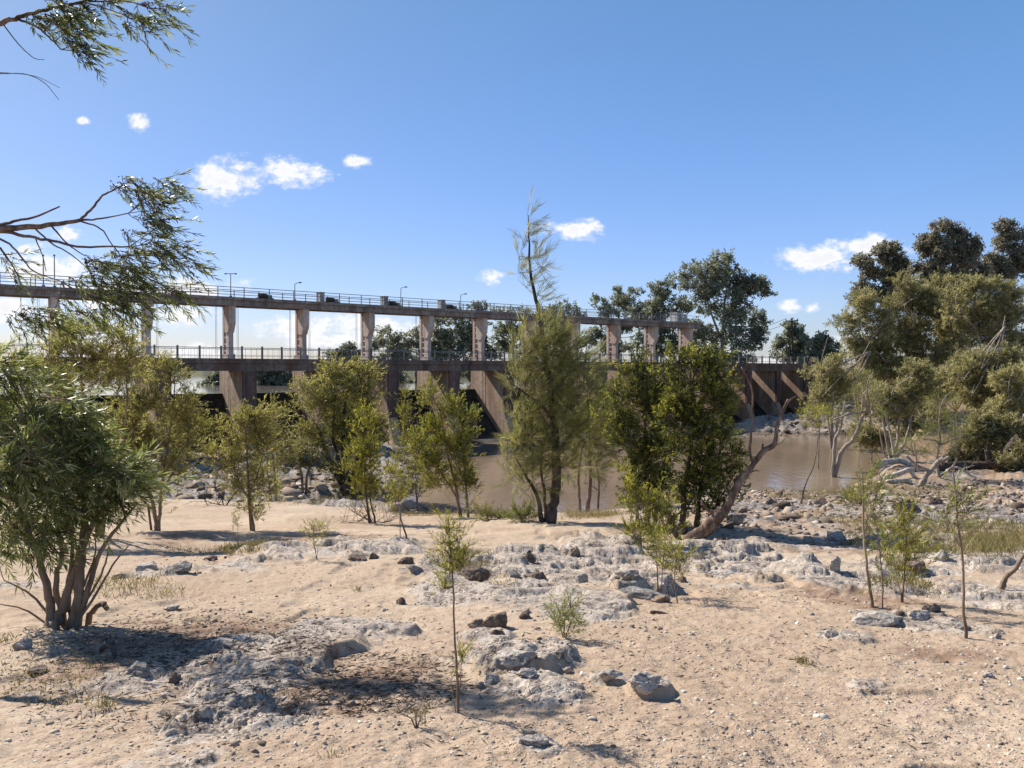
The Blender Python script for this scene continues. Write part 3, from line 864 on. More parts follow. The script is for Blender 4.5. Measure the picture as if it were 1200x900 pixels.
gum('leafy gum tree framed behind the sixth tower from the left, dark olive crown', 600, 175, 375,
    [(600,366,16,9),(622,378,16,12),(588,378,16,12),(606,392,22,14),(586,404,18,14),(624,406,20,14),(604,420,26,12)], 550, tone0=.45)
gum('dark gum tree between the fifth and sixth towers, peaking above the walkway', 552, 168, 375,
    [(556,362,14,9),(540,374,16,12),(568,374,14,12),(552,390,22,14),(530,398,14,14),(572,402,16,14),(550,414,26,12),(546,440,30,16)], 700, tone0=.38)
gum('dark bushy gum between the fourth and fifth towers', 515, 165, 390,
    [(512,374,12,10),(522,388,16,14),(506,398,14,14),(524,412,18,14),(508,420,18,10),(516,444,24,16)], 520, tone0=.4)
gum('pale rounded gum tree showing between the third and fourth towers', 462, 176, 395,
    [(452,392,14,9),(468,398,14,11),(440,404,12,10),(456,412,18,10),(476,416,14,10),(462,424,24,8),(462,446,26,14)], 520, tone0=.68)
gum('smaller pale gum tree just left of the fourth tower', 487, 178, 395,
    [(488,392,9,8),(482,404,12,10),(493,412,10,12),(486,424,14,8)], 220, tone0=.66)
gum('small dark round gum tree peeping over the road deck left of the third tower', 406, 185, 405,
    [(404,406,12,6),(396,414,12,7),(412,414,14,7),(405,424,20,7)], 260, tone0=.3)
gum('low dark gum tree seen below the deck left of the first clear pier', 252, 150, 445,
    [(250,446,11,5),(258,442,9,6),(243,452,10,5),(256,453,16,5)], 260, tone0=.3)
gum('dusty grey gum tree seen below the deck between the first two clear piers', 340, 146, 440,
    [(305,437,12,8),(325,434,14,7),(345,434,14,7),(365,437,12,7),(312,442,12,8),(330,440,14,8),(350,441,14,8),(368,444,12,8),(322,452,16,6),(345,453,20,6),(366,454,14,5)], 1100, tone0=.5)
gum('dark gum tree below the deck right of the dusty grey one', 420, 146, 440,
    [(400,444,12,9),(418,440,14,9),(436,444,12,9),(420,453,26,6)], 420, tone0=.4)
gum('small gum tree by the power pole at the right end of the bridge', 924, 162, 395,
    [(930,386,11,9),(920,394,11,9),(940,394,10,8),(914,404,8,8),(930,404,16,9),(922,416,18,8),(942,412,12,9)], 420, limbs=[])
gum('straggly low gum tree right of the power pole', 962, 150, 410,
    [(955,402,10,6),(968,398,9,7),(975,412,12,8),(960,416,12,7),(948,420,12,8)], 260, tone0=.55)
GR = 'tall gum trees on the right bank'
gum('left of the tall brownish gum trees on the right bank, leaning crown over a cloud', 1045, 108, 300,
    [(1046,290,12,10),(1032,298,14,10),(1012,308,12,8),(1050,306,12,10),(1025,318,15,8),(1040,326,16,10),(1058,322,12,10),(1012,336,10,8),(1030,342,16,8),(1006,350,10,10),(1056,336,14,10),(1044,350,16,10)], 950, 'gumb', limbs=[[(1047,360),(1040,325),(1030,300)],[(1045,370),(1020,340),(1008,322)]], group=GR, tone0=.4)
gum('middle and highest of the tall gum trees on the right bank', 1105, 104, 300,
    [(1103,264,16,9),(1090,276,14,10),(1118,272,15,11),(1104,288,18,12),(1132,290,13,12),(1080,292,10,9),(1120,304,18,11),(1090,308,14,10),(1138,306,9,9),(1106,322,22,10),(1075,316,8,6),(1088,330,16,10),(1128,326,16,10),(1146,318,10,9)], 1200, 'gumb', limbs=[[(1105,345),(1092,310),(1090,280)],[(1105,340),(1122,305),(1124,280)]], group=GR, tone0=.42)
gum('rightmost of the tall gum trees, cut by the right edge of the view', 1186, 106, 300,
    [(1184,270,14,11),(1200,276,14,12),(1172,282,11,9),(1190,292,20,12),(1166,302,11,9),(1180,312,18,11),(1205,310,16,14),(1160,318,12,7),(1178,326,18,9)], 800, 'gumb', group=GR, tone0=.4, limbs=[[(1186,350),(1190,310),(1200,280)]])

# ---- right bank paperbark thicket
B = 'dusty paperbark trees of the right bank'
def bank(label, px, Y, stems, blobs, sprays, k=1.0, tone0=.5, sty='bank', bark='bark_pale', group=B):
    b = far_base(px, Y)
    by = HOR - b[2] / Y * F
    st = [([(px, by)] + s[0], s[1], s[2]) for s in stems]
    for q in rng.permutation(len(blobs))[:4]:
        bb = blobs[q]; t_ = stems[0][0][-1]; kk = Y / F
        st.append(([(t_[0], t_[1] + 12), ((t_[0] + bb[0]) / 2 + rng.uniform(-4, 4), (t_[1] + bb[1]) / 2 + 4, -bb[2] * kk * .6), (bb[0], bb[1], -bb[2] * kk * .95), (bb[0] + bb[2] * rng.uniform(-.2, .8), bb[1] - bb[3] * .8, -bb[2] * kk * .9)], stems[0][1] * .5, .02))
    return tree('paperbark_tree', label, 'tree', b, Y, st, blobs, sty, int(sprays * 1.7), bark, group, over=S(sty, k), nsec=7, carve=.45, tone0=tone0 + rng.uniform(.02, .26), tspread=.28)
bank('brownish paperbark at the left end of the right bank thicket', 1010, 84, [([(1012,440),(1018,395)], .16, .06), ([(1000,440),(996,410)], .12, .05)],
    [(1020,362,20,12),(1005,378,18,14),(1035,378,22,16),(1000,396,12,14),(1022,398,24,16),(1045,402,20,18),(1012,418,22,14),(1040,424,22,14),(1030,442,24,12)], 850, 1.25, .5)
bank('grey-olive paperbark in the middle of the right bank thicket', 1078, 84, [([(1080,430),(1078,385)], .18, .07)],
    [(1075,342,22,12),(1060,358,22,14),(1092,352,22,14),(1070,376,26,16),(1100,376,22,18),(1085,398,26,18),(1060,402,18,16),(1090,422,28,16),(1068,430,22,14)], 950, 1.25, .5)
bank('bushy olive paperbark at the right of the thicket under the rightmost gum', 1150, 80, [([(1150,430),(1148,380)], .18, .07)],
    [(1140,340,22,11),(1120,352,18,12),(1162,348,20,12),(1185,352,18,13),(1140,366,24,14),(1170,374,24,16),(1195,374,18,18),(1125,384,20,16),(1150,396,28,18),(1185,402,24,18),(1160,424,30,16),(1120,418,20,16)], 1150, 1.2, .52)
bank('leaning paperbark with a pale twisted limb near the right edge of the view', 1190, 62, [([(1184,500),(1168,430),(1178,370)], .13, .03), ([(1195,470),(1206,400)], .12, .04)],
    [(1150,432,22,16),(1180,420,22,16),(1198,444,18,20),(1165,456,26,14),(1140,462,20,14),(1192,482,20,18),(1170,486,20,14),(1130,444,16,12)], 1000, 1.05, .52)
bank('sparse paperbark with bare twisting branches left of the bank thicket', 976, 78, [([(975,480),(980,450),(1005,425),(1020,400)], .17, .04), ([(985,470),(1000,445),(1012,420)], .15, .04), ([(968,470),(962,430),(970,395)], .12, .02)],
    [(985,428,16,10),(965,440,14,8),(1000,452,16,12),(975,458,16,10),(958,470,14,10)], 260, 1.1, .6)
bank('paperbark with two pale leaning trunks standing at the water and a bright green crown', 975, 57, [([(985,532),(1000,515),(1010,490),(1020,470)], .22, .07), ([(978,520),(985,500),(990,470)], .18, .06)],
    [(1012,462,18,14),(990,482,20,14),(1020,486,22,14),(1000,504,20,12),(1018,446,14,12),(975,492,12,10),(1030,470,12,12)], 650, .62, .55, 'green')
bank('small bright round bush overhanging the water left of the leaning trunks', 958, 62, [([(960,500),(958,490)], .07, .02)],
    [(960,486,16,9),(950,494,10,7),(970,478,10,8)], 260, .8, .6, 'yellow')
bank('round fresh green tree crown in front of the right bank thicket', 1100, 50, [([(1098,540),(1102,510)], .13, .04), ([(1120,540),(1118,500)], .09, .03)],
    [(1105,470,20,14),(1088,490,16,14),(1118,490,20,16),(1100,510,26,16),(1082,514,12,10),(1125,512,16,12),(1100,528,22,9)], 900, .62, .5, 'green')
bank('multi stemmed paperbark with grey trunks behind the fallen logs', 1045, 60, [([(1040,520),(1034,480),(1040,450)], .15, .05), ([(1052,515),(1055,475),(1062,440)], .16, .05), ([(1062,515),(1070,480),(1082,450)], .16, .05), ([(1036,530),(1030,500)], .10, .04)],
    [(1045,462,20,11),(1065,466,18,11),(1050,480,16,8),(1078,458,16,12),(1034,476,10,9),(1068,440,18,10)], 420, .95, .4)
bank('dark undergrowth tree at the right edge behind a root mass', 1180, 56, [([(1176,520),(1185,490)], .14, .05), ([(1192,515),(1200,485)], .12, .05)],
    [(1160,506,18,12),(1186,506,18,12),(1200,520,14,14),(1150,494,14,10),(1140,512,14,10)], 520, .95, .4)

bank('bright olive bush filling the slope above the fallen logs', 1125, 66, [([(1122,500),(1120,470)], .10, .04), ([(1135,505),(1140,470)], .09, .03)],
    [(1110,440,18,10),(1130,452,22,12),(1150,448,16,12),(1118,466,20,12),(1142,474,20,12),(1090,450,14,10),(1160,492,16,10),(1098,468,12,9)], 620, 1.0, .6)
bank('low dusty shrub on the embankment just right of the bridge end', 962, 112, [([(962,455),(960,440)], .12, .05)],
    [(952,440,14,9),(968,444,14,9),(985,446,14,8),(960,456,18,8),(1000,450,14,8),(980,460,18,8)], 420, 1.3, .5)
bank('brown shrub low on the embankment behind the twisting paperbark', 1020, 96, [([(1020,480),(1020,462)], .12, .05)],
    [(1008,464,16,8),(1030,462,16,9),(1020,476,20,8),(1045,470,14,9),(1000,480,14,7)], 420, 1.2, .45)
bank('yellowish bush at the right edge of the view, above the root mass', 1192, 58, [([(1190,505),(1188,470)], .09, .03)],
    [(1182,452,16,12),(1198,462,16,14),(1176,474,16,12),(1195,490,16,12),(1210,440,14,16)], 520, .9, .62)
bank('tangled grey-green bush low behind the multi stemmed paperbark', 1062, 76, [([(1062,500),(1060,480)], .10, .04)],
    [(1050,484,16,9),(1070,478,16,10),(1084,490,16,10),(1060,498,18,8),(1092,505,12,8)], 420, 1.05, .5)

for (lab_, px_, Y_, bl_, sp_, sty_, k_) in [
    ('dark low scrub along the water under the multi stemmed paperbark', 1020, 66, [(1005,512,14,8),(1025,508,16,9),(1040,516,14,8),(1015,520,16,6)], 300, 'bank', .8),
    ('green scrub between the round green crown and the fallen logs', 1072, 54, [(1060,522,14,9),(1080,530,16,8),(1070,515,12,8),(1050,532,10,6)], 300, 'green', .6),
    ('tangled dry scrub at the right behind the long pale branch', 1148, 57, [(1130,530,16,10),(1152,526,16,10),(1145,540,20,7),(1172,536,14,8),(1118,538,10,7)], 380, 'bank', .7),
    ('olive scrub at the right edge in front of the root mass', 1194, 52, [(1188,538,14,10),(1204,530,14,12),(1196,552,14,8)], 260, 'bank', .65),
    ('grey scrub high on the embankment behind the thicket', 1046, 98, [(1030,440,18,10),(1052,436,18,10),(1070,446,16,10),(1040,456,20,10),(1062,462,16,8)], 520, 'bank', 1.3),
    ('feathery grey scrub bridging the two big paperbarks of the thicket', 1112, 88, [(1108,336,16,9),(1118,346,16,12),(1100,352,14,12),(1114,366,18,14),(1106,388,18,14),(1122,408,18,14)], 620, 'bank', 1.25)]:
    bank(lab_, px_, Y_, [([(px_ + 2, bl_[-1][1] + 8), (px_, bl_[0][1])], .07, .03)], bl_, sp_, k_, .55, sty_)

# ---- bushes along the far left
V = 'slender shrubs on the sand'
tree('bottlebrush_shrub', 'slender olive shrub with a single leaning stem, alone on the sand at left', 'shrub', (297,622), None,
     [([(297,622),(293,590),(290,545),(288,500)], .05, .012), ([(292,580),(305,545),(312,510)], .022, .008), ([(294,590),(276,555),(268,520)], .022, .008)],
     [(288,484,22,14),(270,500,18,18),(305,498,20,18),(286,520,26,20),(312,530,18,22),(266,535,18,20),(290,552,26,20),(272,572,18,14),(305,575,16,12),(286,592,16,8)], 760, 'olive', 'bark_tan', None)
tree('bottlebrush_shrub', 'thin shrub with two brown stems behind the leaning olive shrub', 'shrub', (322,588), None,
     [([(324,590),(322,560),(318,520),(322,490)], .08, .02), ([(318,588),(314,555),(312,520)], .06, .02)],
     [(320,482,16,12),(332,505,20,18),(310,505,14,16),(330,532,20,16),(345,520,12,12),(316,548,14,12)], 380, 'olive', 'bark_tan', None, over=S('olive', 1.5), tone0=.42)
tree('bottlebrush_tree', 'broad grey-olive bottlebrush with a dark forked trunk on the rock flats', 'tree', (405,571), 48,
     [([(404,572),(396,555),(384,535),(372,500)], .34, .09), ([(408,572),(406,548),(402,510),(405,470)], .30, .08), ([(412,572),(418,550),(424,510),(430,470)], .30, .08), ([(404,560),(392,520),(392,470)], .16, .05), ([(420,545),(440,525),(456,515)], .12, .03)],
     [(398,430,18,12),(385,446,20,14),(415,444,22,14),(432,436,14,10),(372,464,22,14),(400,466,24,16),(430,464,22,16),(360,486,20,14),(384,492,24,16),(412,492,24,18),(438,488,18,18),(370,512,20,14),(400,518,24,14),(430,516,20,16),(446,508,12,14),(352,502,12,10)], 1500, 'olive', 'bark_dark', None, over=S('olive', 2.3), tone0=.5, carve=.5)
tree('bottlebrush_shrub', 'brown leafless looking shrub right under the broad bottlebrush', 'shrub', (352,560), 46,
     [([(355,562),(350,545),(338,530)], .08, .02), ([(358,562),(365,540),(372,525)], .08, .02)],
     [(345,530,22,12),(362,540,18,10),(335,545,12,8),(372,548,14,8)], 170, 'bank', 'bark_red', None, over=S('bank', .8), tone0=.25)
tree('bottlebrush_shrub', 'narrow yellowish shrub in front of the broad bottlebrush, with a crooked dark foot', 'shrub', (433,613), None,
     [([(434,613),(430,590),(428,560),(425,520)], .04, .012), ([(440,610),(434,585),(437,560)], .03, .01)],
     [(424,500,13,14),(418,522,14,16),(434,530,13,16),(424,550,18,14),(420,568,14,10),(436,572,10,8)], 380, 'yellow', 'bark_dark', None, tone0=.45)
tree('bottlebrush_shrub', 'narrow yellow-green pointed shrub right of the broad bottlebrush', 'shrub', (489,598), None,
     [([(489,599),(487,560),(485,510),(478,465)], .05, .01), ([(488,585),(500,550),(505,520)], .025, .008)],
     [(477,464,7,10),(476,482,12,12),(484,500,14,14),(472,510,10,12),(482,524,18,14),(470,540,14,12),(490,548,18,14),(465,560,12,10),(482,572,18,8)], 700, 'yellow', 'bark_tan', None, tone0=.55)
tree('bottlebrush_shrub', 'bushy bright yellow-green shrub left of the tall river oak', 'shrub', (546,606), None,
     [([(540,606),(534,570),(524,530),(516,480)], .055, .012), ([(549,606),(546,570),(543,530),(540,500)], .045, .012), ([(540,590),(515,550),(508,525)], .03, .01)],
     [(512,464,14,12),(525,478,16,12),(502,484,14,14),(536,494,16,14),(515,504,20,16),(546,518,14,16),(500,520,14,14),(528,528,20,16),(508,546,18,14),(548,546,14,16),(528,560,22,14),(505,572,16,10),(546,576,16,12)], 1150, 'yellow', 'bark_tan', None, tone0=.5, two=('leaf_green', .35))
tree('bottlebrush_shrub', 'wispy low shrub between the two yellow-green ones', 'shrub', (462,600), 24.5,
     [([(464,600),(463,580),(458,560)], .02, .006)],
     [(460,560,12,12),(468,580,14,10),(452,578,10,8)], 120, 'yellow', 'bark_tan', None, tone0=.4)

# ---- river oak in the middle
tree('river_oak', 'tall wispy river oak with a thin bare spire in the middle of the view', 'tree', (645,613), None,
     [([(643,613),(650,585),(652,545),(650,500),(646,460),(640,420),(634,385),(628,350),(621,315),(620,280),(619,252)], .15, .008),
      ([(636,612),(630,585),(618,560),(606,540)], .07, .02), ([(640,612),(638,580),(634,545),(640,500)], .05, .015),
      ([(651,540),(668,510),(690,490)], .06, .015), ([(648,490),(628,470),(600,450)], .06, .012), ([(646,465),(665,440),(690,420)], .05, .012), ([(650,520),(630,500),(605,490)], .05, .012), ([(640,425),(655,400),(668,385)], .03, .008)],
     [(619,258,3,12),(617,280,4,10),(610,300,5,9),(628,300,6,9),(608,320,5,8),(634,312,6,8),(620,334,6,8),(630,352,6,8),(635,380,11,9),(620,392,11,10),(650,392,13,14),(638,408,20,14),(614,414,18,14),(661,414,20,16),(640,432,23,16),(603,436,14,14),(681,432,18,16),(617,456,20,16),(652,456,23,16),(687,456,18,16),(633,480,22,16),(670,482,22,18),(607,486,14,14),(696,478,11,12),(620,510,23,18),(654,510,22,16),(603,530,16,18),(631,538,20,16),(678,510,16,16),(607,556,14,14),(627,566,16,12),(666,545,13,14)], 1350, 'casua', 'bark_dark', None, tone0=.6, tspread=.24, over=dict(W=.0085, lv=24, wind=(.5, 0, .05)), carve=.6)
tree('river_oak', 'slim reddish stemmed sapling tree just behind the tall river oak', 'tree', (690,598), 30,
     [([(688,600),(692,560),(690,520),(694,485)], .09, .03), ([(680,600),(678,560),(684,510)], .07, .02), ([(700,598),(702,565),(698,540)], .05, .02)],
     [(694,490,14,16),(684,516,14,14),(704,520,12,14),(690,545,16,14)], 260, 'casua', 'bark_red', None, over=dict(L=.34, W=.013, sl=.55), tone0=.38)

# ---- dense dark pair
D_ = 'dense dark shrubs right of the river oak'
tree('tea_tree', 'left one of two dense dark shrubs, with slim brown stems', 'shrub', (755,620), None,
     [([(759,621),(759,580),(757,540),(755,480),(750,440)], .07, .015), ([(748,620),(745,580),(742,540),(735,500)], .045, .012), ([(768,621),(768,590),(772,560)], .04, .012)],
     [(750,432,16,12),(738,448,18,14),(762,452,18,16),(726,466,18,12),(748,474,22,16),(774,478,16,18),(712,484,12,14),(735,496,20,14),(762,504,20,18),(718,506,12,12),(746,524,22,16),(776,524,14,16),(735,548,16,14),(762,552,20,16),(745,576,14,12),(775,572,14,14)], 1250, 'dense', 'bark_tan', None, carve=.6, tone0=.48, tspread=.3, two=('leaf_green', .18))
tree('tea_tree', 'right one of two dense dark shrubs, wider and fuller, beside the leaning dead trunk', 'shrub', (812,626), None,
     [([(802,625),(800,590),(806,550),(812,500),(810,450)], .08, .015), ([(816,626),(818,595),(822,560),(832,510)], .07, .015), ([(822,622),(834,602),(846,580)], .05, .015)],
     [(795,420,14,10),(815,424,18,12),(834,428,14,12),(790,440,16,14),(815,448,22,16),(840,452,14,16),(788,466,16,16),(810,476,22,16),(836,478,18,16),(795,498,20,16),(822,504,22,16),(848,506,14,14),(800,528,20,14),(828,534,22,14),(856,530,12,14),(812,556,24,14),(840,558,18,14),(862,552,10,10),(820,580,20,12),(846,584,14,10)], 1500, 'dense', 'bark_dark', None, carve=.6, tone0=.5, tspread=.3, two=('leaf_yellow', .14))
tree('tea_tree', 'low yellowish seedling clump at the foot of the left dense shrub', 'shrub', (752,640), None,
     [([(752,640),(748,600),(745,570)], .02, .006), ([(765,640),(770,610),(772,585)], .015, .005)],
     [(745,585,16,20),(768,600,14,18),(752,618,18,14),(778,622,12,12)], 170, 'yellow', 'bark_tan', None, tone0=.4)

# ---- behind left
tree('bottlebrush_tree', 'olive twiggy tree at left behind the foreground bottlebrush, under the bridge deck', 'tree', (183,622), None,
     [([(184,622),(180,595),(172,560),(160,515),(150,470)], .06, .012), ([(186,622),(188,590),(192,550),(200,500),(205,450)], .05, .012), ([(178,600),(150,560),(130,520)], .03, .01), ([(190,575),(215,530),(222,500)], .03, .008)],
     [(186,432,16,14),(206,446,14,14),(165,452,18,14),(148,474,20,16),(180,468,22,16),(208,476,18,18),(135,496,18,14),(165,500,24,16),(196,504,22,16),(222,510,12,14),(150,526,22,14),(182,530,24,14),(210,534,16,12),(170,552,22,12),(196,558,16,10),(140,548,14,12)], 1250, 'olive', 'bark_tan', None, tone0=.42, tspread=.25, carve=.5)
tree('bottlebrush_tree', 'yellow-olive bushy crown at far left in front of the bridge deck', 'tree', (120,640), 16,
     [([(120,640),(112,580),(100,500),(95,430)], .07, .015), ([(118,620),(140,540),(150,470)], .05, .012), ([(116,610),(80,520),(60,450)], .05, .012)],
     [(110,392,22,12),(135,396,18,12),(88,404,20,13),(150,408,14,12),(110,414,26,14),(68,420,22,16),(145,428,20,14),(40,430,22,18),(95,438,26,14),(60,452,24,16),(125,448,20,12),(30,460,20,18),(150,450,12,10)], 900, 'olive', 'bark_tan', None, tone0=.55, carve=.5)
tree('bottlebrush_shrub', 'orange-tinged thin shrub on the rocks left of the leaning olive shrub', 'shrub', (222,530), 55,
     [([(220,532),(226,512),(236,498)], .06, .02), ([(216,530),(212,510),(205,500)], .05, .02)],
     [(232,500,14,9),(218,506,14,9),(206,496,10,8),(240,512,8,8)], 150, 'yellow', 'bark_red', None, over=S('yellow', 2.6), tone0=.5)

# ---- foreground bottlebrush at the left
tree('bottlebrush_tree', 'large dark green bottlebrush with many pale stems in the left foreground', 'tree', (74,742), 7.05,
     [([(56,746,-.12),(60,715),(54,680),(40,640),(20,590)], .05, .018), ([(62,744,-.1),(72,715),(86,675),(98,640),(118,600),(150,582)], .055, .014),
      ([(86,736),(94,690),(97,640),(100,590),(92,545)], .055, .02), ([(90,732),(104,690),(116,650),(138,618),(160,590)], .035, .01),
      ([(76,735,.1),(66,690),(72,640),(60,590)], .035, .012), ([(84,736,.1),(80,690),(85,640),(78,600)], .03, .01), ([(100,722,.1),(118,708,.1),(126,714,.05)], .03, .022),
      ([(90,730),(116,690),(132,662),(150,640)], .016, .006), ([(70,738),(40,700),(5,680)], .016, .006), ([(66,740),(30,715),(0,708)], .012, .005), ([(88,728),(120,670),(128,640)], .014, .006), ([(92,700),(110,655),(112,630)], .014, .005)],
     [(10,452,36,28,.1),(45,470,36,28,-.2),(5,500,40,34,.2),(55,500,44,30),(20,540,46,36,-.2),(80,512,40,28,.1),(70,545,48,34,-.25),(110,530,34,22,.1),(115,560,40,24),(40,580,44,32,.1),(80,585,40,26,-.1),(140,572,26,16),(10,600,36,36),(30,625,36,24,-.1),(5,560,30,40,-.4),(130,545,26,16,-.2),(8,640,22,18)],
     740, 'bottle', 'bark_tan', None, tone0=.52, tspread=.28, carve=.5, over=dict(L=.10, W=.0125, lv=22, sl=.32, ang=.6, wind=(.85, -.1, -.3), rnd=.4), capsules=.15)

# ---- overhanging tree standing just left of the view
def overhang():
    Y = 6.9
    x0 = -8.2
    b = np.array([x0, 6.6, gz(x0, 6.6)])
    pb = lambda p: (600 + F * p[0] / p[1])
    stems = [([(-520,720,-.3),(-520,600,-.2),(-470,430,-.1),(-300,320),(-110,285)], .11, .035),
      ([(-120,290),(-60,276),(0,268),(40,266),(70,262),(94,258)], .04, .016), ([(94,258),(108,244),(121,229),(135,222)], .014, .007), ([(94,258),(120,256),(150,250)], .011, .005),
      ([(-100,282),(-40,268),(0,263),(25,258),(48,252),(70,242)], .022, .007),
      ([(-110,285),(-50,272),(0,271),(30,277),(60,282),(92,289),(125,289),(152,289)], .022, .007),
      ([(40,266),(60,285),(80,296),(100,312)], .009, .004), ([(60,264),(78,285),(100,300)], .009, .004), ([(94,259),(118,268),(130,285),(142,300)], .008, .004),
      ([(-20,272),(10,285),(28,305),(40,318),(72,330)], .012, .004), ([(0,290),(14,310),(24,330)], .010, .004), ([(42,280),(50,300),(54,318)], .006, .003),
      ([(-470,430,-.1),(-400,220,-.6),(-220,80,-1.0),(-40,38,-1.2)], .06, .022), ([(-40,38,-1.2),(0,27,-1.2),(18,22,-1.2),(45,14,-1.2),(80,6,-1.2),(120,-4,-1.2)], .024, .008), ([(18,22,-1.2),(40,30,-1.2),(58,44,-1.2),(72,58,-1.2)], .010, .004),
      ([(60,10,-1.2),(100,4,-1.2),(130,12,-1.2),(150,20,-1.2)], .007, .003), ([(100,2,-1.2),(150,2,-1.2),(175,10,-1.2)], .007, .003),
      ([(-60,80,-1.2),(0,86,-1.2),(30,87,-1.2),(52,97,-1.2),(69,117,-1.2)], .005, .002), ([(-60,80,-1.2),(0,85,-1.2),(40,89,-1.2),(70,103,-1.2)], .004, .0015), ([(5,30,-1.2),(22,52,-1.2),(40,68,-1.2),(52,70,-1.2)], .005, .002)]
    blobs = [(140,218,16,10),(155,211,16,8),(188,213,14,7),(195,224,14,6),(170,228,20,8),(180,246,18,10),(168,258,16,10),(190,262,10,10),(150,272,12,8),(178,282,20,10),(205,293,18,10),(225,308,12,7),(190,300,18,9),
      (150,300,20,12),(128,308,18,12),(105,304,12,10),(112,322,18,12),(140,324,20,13),(165,320,16,11),(90,330,12,10),(122,342,18,12),(152,345,18,12),(178,336,14,8),(204,346,14,7),(135,362,18,10),(160,370,14,9),(112,352,12,10),(8,304,8,9),(20,320,8,10),(210,340,10,6),(100,366,14,10),(60,372,22,14),(25,372,20,16),(78,352,12,8),
      (40,20,14,10,-1.2),(66,20,18,10,-1.2),(84,14,14,8,-1.2),(80,32,16,7,-1.2),(96,38,8,5,-1.2),(84,52,10,8,-1.2),(98,60,8,8,-1.2),(100,8,12,6,-1.2),(130,6,14,6,-1.2),(148,16,10,5,-1.2),(172,8,12,7,-1.2),(192,10,10,6,-1.2),(168,24,8,4,-1.2),(150,30,6,5,-1.2),(70,2,18,8,-1.2)]
    tree('bottlebrush_tree', 'overhanging bottlebrush branches reaching in from the left edge against the sky', 'tree', b, Y, stems, blobs, 'bottle', 470, 'bark_red', None,
         tone0=.55, tspread=.22, carve=.3, nsec=4, over=dict(L=.07, W=.0095, lv=16, sl=.24, ang=.5, wind=(.95, 0, -.5), out=.25, rnd=.35), capsules=.8, ragged=False)
overhang()

# ---- saplings in the foreground
SP = 'thin saplings in the foreground'
def sapling(label, base, stems, blobs, sprays, sty='yellow', k=.6, tone0=.5, Y=None, bark='bark_tan', name='sapling', over=None, nsec=4):
    ov = S(sty, k); ov['W'] *= .62; ov.update(over or {})
    if name == 'sapling': sprays = max(5, int(sprays * .62))
    stems = [([q if n_ in (0, len(p_) - 1) else (q[0] + rng.normal() * 1.4, q[1]) for n_, q in enumerate(p_)], a_ * .85, b_ * .8) for p_, a_, b_ in stems]
    return tree(name, label, name, base, Y, stems, blobs, sty, sprays, bark, None, over=ov, nsec=nsec, tone0=tone0, sink=.06)
sapling('spindly sapling standing alone in the centre foreground with leaves only at its top', (535,835),
    [([(537,836),(534,790),(532,740),(531,690),(530,640),(527,618)], .011, .003), ([(536,832),(541,795),(541,765)], .005, .002), ([(534,833),(530,810),(528,795)], .004, .002)],
    [(528,622,5,9),(526,640,9,10),(534,640,7,10),(531,658,13,9),(540,664,9,7),(529,672,8,8),(522,690,4,5),(541,775,4,6)], 54, k=.38)
sapling('tall bare stemmed sapling at right, left one of the thin pair near the pale boulder', (1022,712),
    [([(1023,713),(1018,670),(1014,620),(1012,580),(1010,556)], .022, .008), ([(1013,600),(1020,580),(1022,560)], .006, .003)],
    [(1012,566,10,12),(1006,580,10,10),(1022,576,9,10),(1015,600,10,12),(1025,590,8,8)], 50, 'green', .75, .5)
sapling('leafy green sapling between the bare stemmed pair at right', (1057,706),
    [([(1057,707),(1058,680),(1060,650),(1062,620)], .016, .005), ([(1057,700),(1050,670),(1046,645)], .008, .003)],
    [(1060,612,10,12),(1052,628,12,12),(1066,634,12,12),(1056,650,16,12),(1070,652,8,10),(1048,666,10,9),(1060,676,10,9)], 120, 'yellow', .75, .5)
sapling('short stick-like sapling right beside the left bare stemmed one', (1034,712),
    [([(1034,713),(1033,680),(1030,650),(1031,628)], .011, .004)],
    [(1030,632,7,10),(1036,650,7,10),(1034,672,5,8)], 34, 'green', .7, .45)
sapling('tall crooked bare sapling at the far right with a few leaves on top', (1131,748),
    [([(1132,749),(1129,710),(1125,660),(1123,610),(1120,575),(1117,552)], .017, .006), ([(1122,590),(1128,580),(1140,572)], .006, .002), ([(1124,640),(1112,610),(1105,596)], .006, .002)],
    [(1112,600,10,10),(1120,580,9,10),(1106,612,10,8),(1132,600,8,8),(1114,622,9,7)], 46, 'green', .7, .45)
sapling('yellow-green sapling on the ledge below the dense shrubs, taller of two', (771,692),
    [([(771,688),(770,660),(768,630)], .012, .004), ([(775,690),(778,660),(780,640)], .008, .003)],
    [(768,632,10,10),(776,642,10,10),(766,652,9,10),(778,660,8,8)], 90, 'yellow', .6, .45)
sapling('yellow-green sapling at the edge of the ledge, with its stem in the sand', (794,707),
    [([(794,708),(793,680),(792,655),(790,642)], .010, .003)],
    [(790,646,9,8),(797,654,8,8),(790,662,9,8),(798,670,6,6)], 80, 'yellow', .6, .55)
sapling('thin curved sapling with a small yellow tuft, by the water at right', (941,590),
    [([(938,594),(944,570),(955,545),(960,520),(961,495)], .05, .015)],
    [(960,488,14,9),(952,496,8,6)], 60, 'yellow', 1.6, .55, name='sapling')
sapling('very thin leafless sapling beside the dry grass at left', (284,650),
    [([(285,652),(279,635),(273,622)], .008, .003), ([(282,645),(273,637)], .004, .002), ([(279,635),(278,610),(271,600)], .005, .002)],
    [(275,615,5,7)], 8, 'olive', .5, .4)
sapling('wispy grey sapling on the left rock strip with sparse leaves', (371,655),
    [([(372,657),(370,635),(368,610)], .007, .003), ([(371,645),(362,630),(356,615)], .004, .002), ([(371,642),(380,628),(386,612)], .004, .002)],
    [(366,612,10,10),(380,620,9,9),(360,626,8,8),(373,632,7,8)], 46, 'olive', .55, .5)
